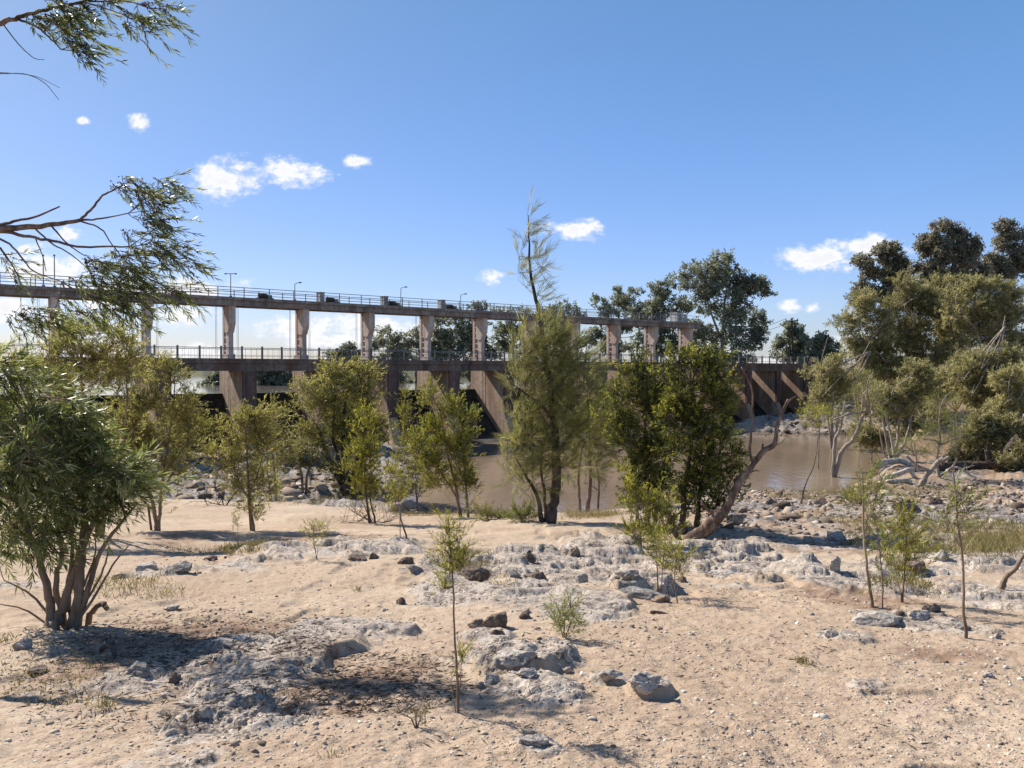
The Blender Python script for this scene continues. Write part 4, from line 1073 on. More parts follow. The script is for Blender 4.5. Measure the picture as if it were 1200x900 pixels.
sapling('bare pale stick poking out of the sand below the narrow shrubs', (476,630),
    [([(477,631),(471,608),(468,590)], .024, .010), ([(469,600),(466,592)], .01, .005)],
    [(464,590,8,6)], 14, 'yellow', .8, .5)
sapling('small dry leafless twig bush in the sand at the bottom centre', (487,853),
    [([(487,854),(482,842),(474,838),(468,834)], .006, .002), ([(488,854),(489,838),(494,826)], .005, .0015), ([(488,852),(498,832),(508,820)], .005, .0015), ([(489,842),(484,828)], .003, .001), ([(498,832),(500,822)], .003, .001)],
    [(490,835,6,6)], 5, 'olive', .2, .3, bark='bark_red')
sapling('low leafy green bush growing from the gravel right of the spindly sapling', (661,747),
    [([(661,748),(662,730),(664,715)], .008, .003), ([(660,747),(655,730),(653,718)], .006, .002), ([(662,747),(670,730),(673,718)], .006, .002)],
    [(660,720,8,9),(668,716,8,8),(655,730,9,9),(668,732,9,9),(662,742,9,5)], 70, 'green', .48, .5, name='bush')
sapling('low round dark green bush at the foot of the tall river oak', (612,612),
    [([(612,612),(610,604)], .02, .008)],
    [(612,602,13,6),(602,606,9,5),(622,606,8,5)], 120, 'green', .9, .35, name='bush')
sapling('low brownish bush left of the dark green one under the river oak', (572,610),
    [([(572,611),(570,602)], .02, .008)],
    [(570,602,14,7),(582,606,12,5),(560,606,8,5)], 120, 'olive', .9, .3, name='bush')
sapling('yellow shrub seedling in the rubble left of the thin pair of saplings', (1000,596),
    [([(1000,598),(998,588)], .03, .01)],
    [(998,586,10,8),(1008,592,8,6)], 70, 'yellow', 1.6, .5, name='bush')

# crooked dead shrub
def dead(label, name, base, Y, stems, bark, cat, tw=0, tr=.004, tl=(.2, .5), group=None, sides=9, sink=.12, wob=.35):
    root_p = gpt(*base); Y = Y or root_p[1]
    r = thing(name, label, cat, root_p, group)
    first = True
    trunk = MB(); side = MB(); ends = []
    for pts, r0, r1 in stems:
        P = np.array([at(q[0], q[1], Y + (q[2] if len(q) > 2 else 0)) for q in pts])
        n = len(P) * 6; tn = np.linspace(0, 1, n)
        Q = catmull(P, n)
        rad = np.interp(tn, np.linspace(0, 1, len(r0)), r0) if isinstance(r0, list) else r0 + (r1 - r0) * tn ** .62
        rad = rad * (1 + .10 * np.convolve(rng.normal(size=n + 4), np.ones(5) / 5 ** .5 / 1.3, 'valid'))
        r0 = float(rad[0])
        Q[1:-1] += np.stack([np.convolve(rng.normal(size=n + 2), np.ones(5) / 5, 'valid') for _ in range(3)], 1) * rad[1:-1, None] * wob
        if first: Q[0, 2] -= sink
        (trunk if first else side).tube(Q, rad, sides if r0 > .05 else 5)
        first = False; ends.append(Q)
    if tw:
        E = np.concatenate(ends); A = E[rng.integers(len(E) // 4, len(E), tw)]
        B = A + unit(rdir(tw) + [.1, 0, .5]) * rng.uniform(*tl, (tw, 1)); side.twigs(A, B, tr, tr * .5)
        q = rng.integers(0, tw, tw * 2); A2 = A[q] + (B[q] - A[q]) * rng.uniform(.3, 1, (tw * 2, 1)); B2 = A2 + unit(unit(B[q] - A[q]) + .9 * rdir(tw * 2)) * rng.uniform(tl[0] * .4, tl[1] * .6, (tw * 2, 1))
        side.twigs(A2, B2, tr * .6, tr * .3)
    trunk.build('trunk', M[bark], r, smooth=True)
    if side.v: side.build('branches', M[bark], r, smooth=True)
    return r
dead('thick dead trunk leaning out to the right from the dense shrubs and forking upward', 'dead_tree', (815,631), None,
    [([(806,634),(822,624),(838,610),(852,592),(864,570),(874,555),(886,540),(897,527),(907,520),(911,500),(916,485),(924,468)], [.15, .135, .11, .088, .07, .062, .057, .05, .044, .038, .032, .026], .036),
     ([(882,541),(879,530),(880,510),(882,485),(882,460),(877,445),(869,430)], .035, .012), ([(893,530),(894,520)], .03, .02), ([(924,470),(933,464)], .025, .008), ([(918,484),(922,474)], .025, .02), ([(846,600),(830,598),(822,588)], .05, .02), ([(866,566),(874,570),(880,566)], .025, .012), ([(905,521),(914,520),(920,514)], .014, .004), ([(856,584),(850,572),(852,562)], .022, .012)], 'bark_red', 'dead tree', sides=14, wob=.3, tw=10, tr=.006, tl=(.08, .3))
dead('blackened broken stump leaning at the base of the dense shrubs', 'tree_stump', (795,632), None,
    [([(796,634),(790,622),(786,608),(784,598)], .07, .03), ([(792,628),(802,620)], .05, .03), ([(787,606),(798,600)], .03, .015)], 'bark_dark', 'stump')
dead('leafless tangled grey-brown brush lying below the narrow yellowish shrub', 'dead_shrub', (428,612), None,
    [([(436,614),(430,600),(426,590)], .03, .01), ([(436,612),(450,612),(460,610)], .025, .01), ([(432,610),(415,600),(405,592)], .02, .006), ([(430,604),(418,612),(402,618)], .015, .005)], 'bark_red', 'dead shrub', tw=60, tr=.006, tl=(.25, .7))
dead('fallen leafless branch arching over the muddy water right of the river oak', 'dead_branch', (714,588), None,
    [([(728,592),(715,586),(706,578),(694,570),(685,566)], .06, .02), ([(706,578),(712,566),(720,556)], .022, .008), ([(728,592),(700,590),(690,588)], .05, .03), ([(690,589),(676,592)], .04, .02)], 'bark_dark', 'branch', tw=14, tr=.012, tl=(.3, .9))
dead('pile of grey driftwood at the waterline behind the river oak', 'driftwood', (672,586), None,
    [([(660,590),(675,582),(690,578)], .10, .05), ([(664,582),(676,590),(688,592)], .09, .05), ([(658,586),(668,576),(676,572)], .07, .03)], 'bark_red', 'driftwood', tw=26, tr=.014, tl=(.3, .8))
dead('slanting cut branch stub standing at the far right edge of the view', 'branch_stub', (1172,690), None,
    [([(1172,691),(1178,678),(1188,668),(1197,655),(1206,645)], .03, .022)], 'bark_tan', 'branch')
dead('thin slanting grey stick by the rubble left of the curved sapling', 'stick', (898,602), None,
    [([(896,604),(910,592),(927,580)], .035, .015)], 'bark_tan', 'stick')
dead('dark leafless brush on the rocks between the two leftmost sand shrubs', 'dead_shrub', (262,592), None,
    [([(262,594),(258,580),(250,570)], .03, .01), ([(264,594),(274,580),(282,570)], .03, .01), ([(260,592),(244,588),(236,582)], .025, .008)], 'bark_dark', 'dead shrub', tw=46, tr=.01, tl=(.3, .9))
dead('low dark brushwood behind the sand edge below the broad bottlebrush', 'dead_shrub', (462,588), None,
    [([(462,590),(455,580),(446,574)], .04, .015), ([(464,590),(474,580),(484,576)], .04, .015), ([(460,590),(448,590),(438,586)], .03, .01)], 'bark_red', 'dead shrub', tw=60, tr=.012, tl=(.4, 1.1))
LG = 'fallen logs on the right bank'
dead('bleached log with a curved top lying in front of the multi stemmed paperbark', 'fallen_log', (1045,548), None, [([(1026,547),(1040,541),(1056,541),(1070,548)], .24, .2)], 'bark_white', 'log', sink=0)
dead('bleached low log nearer the beach, below the curved log', 'fallen_log', (1048,560), None, [([(1036,560),(1050,556),(1066,552),(1072,560)], .18, .14)], 'bark_white', 'log', sink=0)
dead('flat pale log lying lowest on the beach side of the log pile', 'fallen_log', (1055,566), None, [([(1040,564),(1056,563),(1068,565)], .15, .14)], 'bark_white', 'log', sink=0)
dead('forked leaning log rising from the beach under the round green crown', 'fallen_log', (1080,570), None, [([(1078,570),(1086,556),(1095,546),(1104,540)], .2, .13), ([(1104,540),(1112,536)], .12, .08), ([(1090,552),(1074,545),(1062,534)], .12, .06)], 'bark_pale', 'log')
dead('long thin pale branch lying across the dark debris at right', 'fallen_log', (1130,560), None, [([(1108,552),(1122,548),(1136,556),(1144,560)], .09, .05), ([(1125,550),(1120,562)], .05, .03)], 'bark_white', 'log', tw=8, tr=.02, tl=(.4, 1.2))
dead('dark fallen trunk with roots behind the long pale branch', 'fallen_log', (1150,548), None, [([(1100,548),(1130,545),(1165,548),(1200,552)], .3, .35)], 'bark_dark', 'log', tw=18, tr=.03, tl=(.4, 1.2))
dead('dark root mass of an uprooted tree at the right edge of the view', 'root_mass', (1180,552), None, [([(1172,556),(1180,535),(1190,520),(1196,512)], .45, .3), ([(1184,545),(1196,530),(1208,520)], .4, .3), ([(1170,552),(1160,540),(1156,528)], .25, .12)], 'bark_dark', 'roots', tw=50, tr=.04, tl=(.4, 1.3))
dead('horizontal grey dead limb high among the right bank trunks', 'dead_branch', (1050,556), 60, [([(1028,468),(1045,462),(1060,463),(1070,460)], .12, .06), ([(1030,482),(1048,478),(1068,474)], .09, .05), ([(1050,556),(1046,520),(1036,480)], .11, .07)], 'bark_white', 'branch', tw=22, tr=.03, tl=(.4, 1.2), sink=0)
dead('half buried crooked stick curving out of the shaded sand at left', 'stick', (128,772), None, [([(118,760),(128,758),(135,768),(134,780),(128,790),(122,800)], .018, .012)], 'bark_dark', 'stick', sink=.02)
dead('small red-brown wooden chip on the gravel below the ledge', 'stick', (777,719), None, [([(762,717),(775,718),(789,722)], .016, .014)], 'bark_red', 'stick', sink=0)
dead('thin straight twig lying on the sand at the bottom centre', 'stick', (530,877), None, [([(524,878),(536,876),(548,879)], .004, .003)], 'bark_red', 'stick', sink=0)

# ------------------------------------------------------------------ loose rocks
def ico(sub):
    t = (1 + 5 ** .5) / 2
    v = [(-1,t,0),(1,t,0),(-1,-t,0),(1,-t,0),(0,-1,t),(0,1,t),(0,-1,-t),(0,1,-t),(t,0,-1),(t,0,1),(-t,0,-1),(-t,0,1)]
    f = [(0,11,5),(0,5,1),(0,1,7),(0,7,10),(0,10,11),(1,5,9),(5,11,4),(11,10,2),(10,7,6),(7,1,8),(3,9,4),(3,4,2),(3,2,6),(3,6,8),(3,8,9),(4,9,5),(2,4,11),(6,2,10),(8,6,7),(9,8,1)]
    v = [list(unit(np.array(q))) for q in v]
    for _ in range(sub):
        nf = []; cache = {}
        def mid(a, b):
            k = (min(a, b), max(a, b))
            if k not in cache:
                cache[k] = len(v); v.append(list(unit(np.array(v[a]) + np.array(v[b]))))
            return cache[k]
        for a, b, c in f:
            ab, bc, ca = mid(a, b), mid(b, c), mid(c, a)
            nf += [(a, ab, ca), (b, bc, ab), (c, ca, bc), (ab, bc, ca)]
        f = nf
    return np.array(v), np.array(f)
ICO4 = ico(4); ICO1 = ico(1); ICO0 = ico(0)

def rock(px, py, w, h, mat, label, group=None, cuts=14, rough=.10, name='rock', sink=.6, yaw=None, flat=1.0):
    g = gpt(px, py + h * .35)
    k = g[1] / F
    V = ICO4[0].copy()
    for _ in range(cuts):                                   # planar facets
        n = unit(rng.normal(size=3)); d = rng.uniform(.42, .85)
        ex = V @ n - d
        V -= np.maximum(ex, 0)[:, None] * n * .92
    V *= (1 + rough * vn3(V * 2.2 + rng.uniform(0, 90), 3) + rough * .6 * vn3(V * 5.5 + rng.uniform(0, 90), 4) + rough * .35 * vn3(V * 13 + rng.uniform(0, 90), 6))[:, None]
    ext = V.max(0) - V.min(0)
    V = (V - (V.max(0) + V.min(0)) / 2) / ext
    hh = h * k * .95
    V *= np.array([w * k, w * k * .75 * flat, hh * (1 + sink)])
    g = g.copy(); g[1] += w * k * .2 * flat
    base_z = gz(g[0], g[1])
    V += np.array([g[0], g[1], base_z + hh * .5 - hh * sink * .5])
    o = new_obj(name, V, ICO4[1], M[mat], loc=np.array([g[0], g[1], base_z]), smooth=False)
    tag(o, label, 'rock', group)
    return o
RK = [
 (620,654,17,15,'rock_dark','upright dark brown rock on the pale ledge in the middle, tallest of its neighbours'),
 (672,648,17,12,'rock_tan','light tan rounded rock on the pale ledge, right of the upright dark rock'),
 (628,673,30,13,'rock_dark','low dark rock in the middle of the pale ledge, right one of two touching'),
 (604,674,14,10,'rock_grey','small grey-brown rock touching the left of the low dark rock on the ledge'),
 (557,675,36,16,'rock_dark','wide dark crumbly rock with a grass tuft growing on its left'),
 (682,679,16,11,'rock_grey','small shaded rock in a crack of the pale ledge under the tan rounded rock'),
 (438,652,13,8,'rock_dark','small dark rock at the right end of the left pale strip'),
 (417,655,26,7,'rock_dark','flat dark slab on the left pale strip, beside the small dark rock'),
 (475,658,20,8,'rock_dark','reddish dark flat rock on the sand between the two pale strips'),
 (486,668,18,7,'rock_grey','flat grey stone just below the reddish dark flat rock'),
 (469,705,13,8,'rock_dark','small reddish brown rock alone on gravel left of the spindly sapling'),
 (558,732,22,9,'rock_tan','brick shaped tan block lying beside a rough grey rock'),
 (580,729,30,19,'rock_dark','rough dark rock stacked right of the brick shaped block'),
 (583,742,18,6,'rock_dark','flat dark chip lying below the rough dark rock'),
 (615,722,14,8,'rock_dark','small dark rock on gravel left of the low leafy green bush'),
 (606,774,50,13,'rock_pale','long pale boulder with a shaded front face, right of the spindly sapling'),
 (577,798,20,11,'rock_pale','white chunky rock below the long pale boulder'),
 (563,804,12,7,'rock_pale','small white stone just left of the white chunky rock'),
 (617,791,26,9,'rock_pale','pale flat rock just below the right end of the long pale boulder'),
 (625,869,36,13,'rock_pale','grey-white pitted flat rock in the sand at the bottom centre'),
 (758,811,38,16,'rock_pale','knobbly grey-white rock lying alone on the gravel'),
 (716,796,30,10,'rock_pale','low grey rock left of the knobbly grey-white rock'),
 (979,663,15,19,'rock_pale','upright pale stone casting a shadow at the right end of the ledge'),
 (752,697,60,12,'rock_grey','layered slab rock with a dark undercut at the front of the ledge'),
 (775,703,24,10,'rock_tan','brown block under the right end of the layered slab rock'),
 (862,611,22,13,'rock_grey','grey rock on the rubble right of the leaning dead trunk'),
 (800,680,13,8,'rock_dark','small dark rock on the sand right of the yellow-green saplings'),
 (983,629,22,9,'rock_pale','pale rounded boulder in the rubble above the upright pale stone'),
 (1030,727,62,14,'rock_pale','biggest whitish boulder at right, at the foot of the bare stemmed saplings'),
 (1080,724,30,9,'rock_pale','flat whitish rock right of the biggest whitish boulder'),
 (1093,714,24,9,'rock_dark','dark shaded rock resting behind the flat whitish rock at right'),
 (1105,652,16,11,'rock_pale','bright rounded white stone behind the far right sapling'),
 (1072,666,34,12,'rock_dark','dark reddish rock behind the leafy green sapling at right'),
 (975,743,16,8,'rock_pale','flat white stone alone on the sand left of the biggest whitish boulder'),
 (1160,792,16,7,'rock_pale','small pale stone in the sand near the right edge'),
 (1169,746,12,7,'rock_pale','small bright stone right of the far right sapling'),
 (1085,618,18,8,'rock_pale','white stone in the grass behind the leafy sapling at right'),
 (1066,593,34,15,'rock_dark','large dark boulder on the beach below the fallen logs'),
 (1098,588,18,10,'rock_dark','smaller dark boulder right of the large dark boulder on the beach'),
 (246,655,18,6,'rock_dark','pair-like dark stone lying on the sand at left under the leaning olive shrub'),
 (204,797,15,11,'rock_dark','small dark reddish rock in the shade of the foreground bottlebrush'),
 (199,713,22,5,'rock_pale','flat pale stone on the sand right of the foreground bottlebrush trunks'),
 (26,757,24,14,'rock_grey','mossy grey rock at the left edge beside the foreground bottlebrush'),
 (138,676,16,6,'rock_grey','grey stone at the left end of the rock strip behind the foreground bottlebrush'),
 (212,668,24,9,'rock_grey','dark grey ledge block at the right end of the left rock strip'),
 (170,664,28,8,'rock_pale','grey lumpy block in the middle of the left rock strip'),
 (160,788,30,14,'rock_grey','rounded grey rock in the dappled shade left of the small dark reddish rock'),
 (42,788,26,8,'rock_dark','low dark stone on the sand at the left edge below the mossy grey rock'),
 (735,676,30,8,'rock_pale','low grey stone on the ledge above the layered slab rock'),
 (853,668,40,10,'rock_pale','long grey block at the dark front edge of the ledge under the dead trunk'),
 (1130,735,20,7,'rock_grey','small grey stone left of the far right sapling foot'),
 (905,588,16,9,'rock_dark','dark stone at the waterline under the slanting stick'),
 (965,588,16,8,'rock_dark','dark stone in the rubble right of the curved sapling'),
]
for (x, y, w, h, m, lab) in RK:
    rock(x, y, w, h, m, lab, 'loose rocks on the river bank', rough=.15 if w < 30 else .12)

# ------------------------------------------------------------------ gravel and rubble: nobody could count it
def stones(name, P, size, mat, label, cat, tpl, flat=.6, tone=None, jit=.45):
    V0, F0 = tpl
    n = len(P); m = len(V0)
    V = V0[None] * (1 + jit * (rng.uniform(size=(n, m, 1)) - .5)) + jit * .5 * (rng.uniform(size=(n, m, 3)) - .5)
    sc3 = np.stack([rng.uniform(.7, 1.4, n), rng.uniform(.7, 1.4, n), rng.uniform(.4, .9, n) * flat * 1.4], 1) * size[:, None]
    V = V * sc3[:, None, :]
    a = rng.uniform(0, 6.283, n); c, s_ = np.cos(a)[:, None], np.sin(a)[:, None]
    V = np.stack([V[:, :, 0] * c - V[:, :, 1] * s_, V[:, :, 0] * s_ + V[:, :, 1] * c, V[:, :, 2]], 2)
    V += P[:, None, :]
    Fq = (F0[None] + (np.arange(n) * m)[:, None, None]).reshape(-1, 3)
    tone = rng.uniform(0, 1, n) if tone is None else tone
    o = new_obj(name, V.reshape(-1, 3), Fq, M[mat], attrs={'tone': np.repeat(tone, m)})
    o['kind'] = 'stuff'; o['label'] = label; o['category'] = cat
    return o
def scatter(n, x0, x1, y0, y1, clump=.5, seed=1, thr=-.1):
    """points on the ground, uniform over the seen area, thinned into clumps"""
    px = rng.uniform(x0, x1, n * 4); py = rng.uniform(y0, y1, n * 4)
    Y = 1269 / np.maximum(py - 551, 8) if y0 > 560 else 0
    # jitter the mapping so it is a plain patch of ground
    X = (px - 600) / F * Y
    nz = fbm2(X * .9, Y * .9, 4, seed)
    k = (nz + rng.uniform(-.5, .5, n * 4) * (1 - clump)) > thr
    X, Y = X[k][:n], Y[k][:n]
    z, rk, dt, bg = height(X, Y)
    return np.stack([X, Y, z], 1), rk, dt
P, rk, dt = scatter(11000, -60, 1290, 640, 980, .5, 301, -.05)
P2, rk2, dt2 = scatter(4500, 560, 1290, 700, 980, .4, 305, -.15)
P = np.concatenate([P, P2])
size = .0042 * np.exp(rng.normal(size=len(P)) * .42) * (.75 + P[:, 1] * .09)
P[:, 2] += size * .05
stones('gravel', P, size, 'stone', 'small sandy pebbles strewn over the river bank', 'gravel', ICO0, .6, np.clip(rng.normal(.56, .2, len(P)), 0, 1), .7)
P, rk, dt = scatter(1500, -60, 1290, 636, 900, .75, 311, .12)
size = .0105 * np.exp(rng.normal(size=len(P)) * .38) * (.6 + P[:, 1] * .075)
stones('loose_stones', P, size, 'stone', 'fist sized pale stones lying in patches on the sand', 'stones', ICO0, .8, np.clip(rng.normal(.55, .28, len(P)), 0, 1), .9)
# rubble on the right beach
px = rng.uniform(835, 1230, 3600); Yr = rng.uniform(14.5, 49, 3600) ** 1.0
X = (px - 600) / F * Yr
z = height(X, Yr)[0]
k = z > WATER + .05
P = np.stack([X, Yr, z], 1)[k]
size = .050 * np.exp(rng.normal(size=len(P)) * .5) * (.6 + P[:, 1] * .02)
stones('rubble', P, size, 'stone', 'brown and grey broken rubble on the beach by the water', 'rubble', ICO0, .75, np.clip(rng.normal(.34, .22, len(P)), 0, 1), 1.0)
# broken blocks over the left rock flats and the far shore
X = rng.uniform(-38, -2, 2600); Y_ = rng.uniform(41, 76, 2600)
z = height(X, Y_)[0]; kk = z > WATER + .02
P = np.stack([X, Y_, z], 1)[kk]
X = rng.uniform(20, 55, 700); Y_ = rng.uniform(88, 112, 700); z = height(X, Y_)[0]; s_ = (X - O[0]) * DN[0] + (Y_ - O[1]) * DN[1]
P = np.concatenate([P, np.stack([X, Y_, z], 1)[(z > WATER + .02) & (s_ > 8)]])
size = .13 * np.exp(rng.normal(size=len(P)) * .6)
stones('broken_rock', P, size, 'stone', 'broken grey blocks over the rock flats below the weir', 'rubble', ICO0, .6, np.clip(rng.normal(.33, .24, len(P)), 0, 1), 1.0)

# ------------------------------------------------------------------ grass, litter
def blades(name, P, H, mat, label, cat, per=14, lean=.5, spread=.05, kind=None, w=.004, loc=None, tone0=.5, green=None):
    n = len(P)
    L = Leaves()
    Q = np.repeat(P, per, 0); Q = Q + np.concatenate([rng.normal(size=(n * per, 2)) * spread, np.zeros((n * per, 1))], 1)
    D = unit(np.array([0, 0, 1.]) + np.concatenate([rng.normal(size=(n * per, 2)) * lean, np.zeros((n * per, 1))], 1))
    h = np.repeat(np.broadcast_to(H, (n,)), per) * rng.uniform(.4, 1.2, n * per)
    L.add(Q, D, h, w, np.clip(rng.normal(tone0, .22, n * per), 0, 1), .08)
    o = L.build(name, M[mat], None, loc)
    o['label'] = label; o['category'] = cat
    if kind: o['kind'] = kind
    return o
GP = []; GH = []; GW = []
for (x, y, rx, ry, n, h) in [(600,604,40,6,90,.25),(345,590,50,4,80,.22),(500,604,60,4,60,.2),(700,604,40,6,70,.25),(960,575,70,14,420,.4),(1060,578,60,10,150,.4),(1100,632,110,24,330,.24),(990,612,60,12,60,.22),
     (540,664,30,8,60,.12),(290,640,30,6,60,.16),(600,690,60,10,20,.05),(690,607,40,4,40,.22),(1170,640,40,12,110,.24),(60,790,60,40,50,.03),(240,640,60,6,30,.1),(150,690,60,10,40,.1),(1060,690,40,10,50,.12),(770,625,50,6,60,.2),(470,575,90,12,160,.4),(250,562,60,14,90,.35),(345,572,60,10,110,.35),(420,585,50,8,120,.3),(80,560,60,10,40,.4)]:
    for _ in range(n):
        a = rng.uniform(0, 6.28); rr = rng.uniform(0, 1) ** .5
        g = ground_px(x + rx * rr * math.cos(a), y + ry * rr * math.sin(a))
        GP.append(g); GH.append(h * rng.uniform(.6, 1.3) * 1.0); GW.append(1)
GP = np.array(GP); GP[:, 2] = height(GP[:, 0], GP[:, 1])[0]
blades('grass', GP, np.array(GH), 'grass', 'sparse dry olive grass in patches on the bank', 'grass', 16, .55, .10, 'stuff', .009)
for (x, y, n, h, sp_, lab) in [
    (940,777,70,.06,.06,'thin low grass tuft alone on the gravel at lower right'),
    (122,832,40,.10,.045,'small upright yellow grass tuft in the dappled shade at lower left'),
    (548,668,60,.16,.12,'yellowish grass tuft growing on the wide dark crumbly rock'),
    (296,648,60,.20,.12,'dry grass tuft with upright blades at left above the pale strip'),
    (270,650,36,.16,.09,'smaller dry grass tuft left of the upright one above the pale strip'),
    (418,692,22,.08,.05,'tiny green tuft on gravel above the pale foreground patch'),
    (390,886,26,.05,.05,'few short dry stalks in the sand at the bottom left centre'),
    (14,752,60,.07,.12,'greenish low tuft at the left edge beside the mossy rock'),
    (1140,650,80,.30,.30,'bushy olive grass clump behind the far right sapling'),
    (1178,655,70,.28,.26,'olive grass clump at the right edge of the rubble')]:
    g = gpt(x, y)
    pts = np.repeat(g[None], 6, 0) + np.concatenate([rng.normal(size=(6, 2)) * sp_ * .5, np.zeros((6, 1))], 1)
    pts[:, 2] = height(pts[:, 0], pts[:, 1])[0]
    blades('grass_tuft', pts, h, 'grass', lab, 'grass', max(4, n // 6), .45, sp_ * .4, None, .0035 + .0006 * g[1], loc=g, tone0=.45)
# leaf litter and fine twigs
pp = []
for (x, y, rx, ry, n) in [(230,750,160,40,2400),(420,805,130,40,2600),(150,800,150,60,1200),(600,720,560,80,1800),(700,830,560,70,500),(900,690,260,20,500),(360,632,110,10,400)]:
    a = rng.uniform(0, 6.283, n); rr = rng.uniform(0, 1, n) ** .5
    yy = y + ry * rr * np.sin(a); xx = x + rx * rr * np.cos(a)
    Yq = 1269 / (yy - 551); pp.append(np.stack([(xx - 600) / F * Yq, Yq], 1))
pp = np.concatenate(pp); z = height(pp[:, 0], pp[:, 1])[0]
L = Leaves(); d = rdir(len(pp)); d[:, 2] *= .18
L.add(np.concatenate([pp, z[:, None] + .004], 1), d, rng.uniform(.02, .09, len(pp)), rng.uniform(.003, .011, len(pp)), rng.uniform(0, .8, len(pp)), .05)
o = L.build('leaf_litter', M['leaf_dead']); o['kind'] = 'stuff'; o['label'] = 'fallen brown leaves and bits of twig on the sand'; o['category'] = 'litter'

# ------------------------------------------------------------------ camera, sky, sun
cam = bpy.data.cameras.new('Camera'); co = bpy.data.objects.new('Camera', cam); COL.objects.link(co)
cam.sensor_width = 36; cam.lens = 36 * F / 1200; cam.clip_start = .05; cam.clip_end = 20000
co.location = (0, 0, 0); co.rotation_euler = (math.pi / 2 - PITCH, 0, 0)
sc.camera = co

EL, AZ = R(41), R(51)            # sun: 46 degrees left of the view direction
sl = bpy.data.lights.new('Sun', 'SUN'); sl.energy = 4.8; sl.angle = R(.53); sl.color = (1, .93, .83)
so = bpy.data.objects.new('Sun', sl); COL.objects.link(so)
sd = np.array([-math.sin(AZ) * math.cos(EL), math.cos(AZ) * math.cos(EL), math.sin(EL)])
from mathutils import Vector
so.rotation_euler = Vector(-sd).to_track_quat('-Z', 'Y').to_euler(); so.location = tuple(sd * 60)

w = bpy.data.worlds.new('World'); sc.world = w; w.use_nodes = True
nt = w.node_tree; bg = nt.nodes['Background']
sky = nt.nodes.new('ShaderNodeTexSky'); sky.sky_type = 'NISHITA'; sky.sun_disc = False
sky.sun_elevation = EL; sky.sun_rotation = -AZ; sky.altitude = 100; sky.air_density = 1.0; sky.dust_density = .6; sky.ozone_density = 2.2
tc = nt.nodes.new('ShaderNodeTexCoord'); sx = nt.nodes.new('ShaderNodeSeparateXYZ'); nt.links.new(tc.outputs['Generated'], sx.inputs[0])
yy = math_(nt, 'MAXIMUM', sx.outputs[1], .02)
u = math_(nt, 'DIVIDE', sx.outputs[0], yy); v = math_(nt, 'DIVIDE', sx.outputs[2], yy)
cv = nt.nodes.new('ShaderNodeCombineXYZ'); nt.links.new(u, cv.inputs[0]); nt.links.new(v, cv.inputs[1])
CL = [(262,210,42,24),(338,203,42,17),(161,144,12,11),(97,141,9,5),(422,190,17,8),(672,269,36,12),(573,325,15,9),(965,302,52,17),(1020,292,48,15),(930,360,15,9),(950,362,10,7),
      (55,315,62,24),(225,340,52,20),(210,370,50,14),(80,274,14,8),(30,292,12,6),(352,383,52,17),(415,378,42,14),(450,385,46,16),(495,392,40,12),(385,400,60,9),
      (240,412,48,10),(190,425,50,14),(225,448,40,12),(120,345,70,20),(10,365,36,18),(60,420,60,16),(330,428,36,8),(1015,404,36,14),(905,425,16,9),(640,405,60,12),
      (-160,330,90,30),(-320,250,80,30),(1400,320,100,30),(1700,380,120,30),(100,450,60,10)]
best = None
for (x, y, rx, ry) in CL:
    c = ray(x, y)
    s1 = N(nt, 'ShaderNodeVectorMath', operation='SUBTRACT'); nt.links.new(cv.outputs[0], s1.inputs[0]); s1.inputs[1].default_value = (c[0], c[2], 0)
    s2 = N(nt, 'ShaderNodeVectorMath', operation='MULTIPLY'); nt.links.new(s1.outputs[0], s2.inputs[0]); s2.inputs[1].default_value = (F / rx / 1.15, F / ry / 1.15, 0)
    s3 = N(nt, 'ShaderNodeVectorMath', operation='LENGTH'); nt.links.new(s2.outputs[0], s3.inputs[0])
    best = s3.outputs[1] if best is None else math_(nt, 'SMOOTH_MIN', best, s3.outputs[1])
    if best.node.type == 'MATH': best.node.inputs[2].default_value = .25
mp = N(nt, 'ShaderNodeMapping'); mp.inputs['Scale'].default_value = (1, 1.5, 1); nt.links.new(cv.outputs[0], mp.inputs[0])
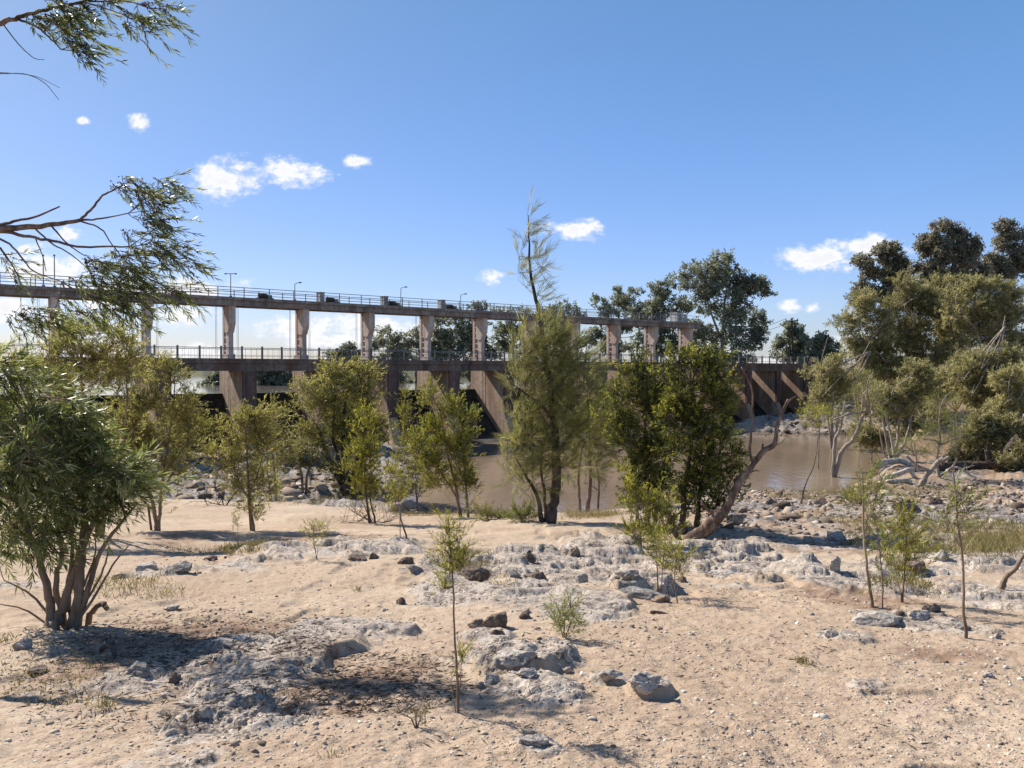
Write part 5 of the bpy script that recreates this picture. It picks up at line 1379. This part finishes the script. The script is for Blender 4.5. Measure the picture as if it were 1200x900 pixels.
fn = math_(nt, 'ADD', math_(nt, 'MULTIPLY', noise(nt, mp.outputs[0], 26, 8, .6), .6), math_(nt, 'MULTIPLY', noise(nt, mp.outputs[0], 75, 8, .65), .4))
dens = math_(nt, 'SUBTRACT', 1.0, best)
dens = math_(nt, 'ADD', dens, math_(nt, 'MULTIPLY', math_(nt, 'SUBTRACT', fn, .5), 3.6))
alpha = ramp(nt, dens, [(-.0, (0, 0, 0)), (.2, (.25, .25, .25)), (.6, (1, 1, 1))])
core = ramp(nt, dens, [(.2, (5.2, 5.5, 6.2)), (.55, (6.2, 6.2, 6.3)), (1.1, (5.7, 5.65, 5.8))])
front = math_(nt, 'GREATER_THAN', sx.outputs[1], .05)
alpha = math_(nt, 'MULTIPLY', alpha, front)
hz = ramp(nt, v, [(0.0, (.64, .67, .92)), (.16, (.76, .78, 1.0)), (.45, (.88, .96, 1.03))])
hs = N(nt, 'ShaderNodeHueSaturation'); hs.inputs['Saturation'].default_value = 1.16; nt.links.new(sky.outputs[0], hs.inputs['Color'])
tint = mix(nt, 1.0, hs.outputs[0], hz, 'MULTIPLY')
dt_ = N(nt, 'ShaderNodeVectorMath', operation='DOT_PRODUCT'); nt.links.new(tc.outputs['Generated'], dt_.inputs[0]); dt_.inputs[1].default_value = tuple(sd)
tint = mix(nt, 1.0, tint, ramp(nt, dt_.outputs['Value'], [(.3, (1, 1, 1)), (.68, (.80, .80, .80)), (.85, (.68, .68, .68)), (1.0, (.5, .5, .5))]), 'MULTIPLY')
skyc = mix(nt, math_(nt, 'MULTIPLY', alpha, .95), tint, core)
nt.links.new(skyc, bg.inputs[0]); bg.inputs[1].default_value = .104
w.cycles.sampling_method = 'MANUAL'; w.cycles.sample_map_resolution = 512

sc.view_settings.view_transform = 'Standard'; sc.view_settings.look = 'None'; sc.view_settings.exposure = 0.68; sc.view_settings.gamma = 1
sc.view_settings.use_curve_mapping = False
sc.cycles.max_bounces = 8; sc.cycles.diffuse_bounces = 3; sc.cycles.transmission_bounces = 4; sc.cycles.transparent_max_bounces = 8
sc.cycles.use_denoising = True
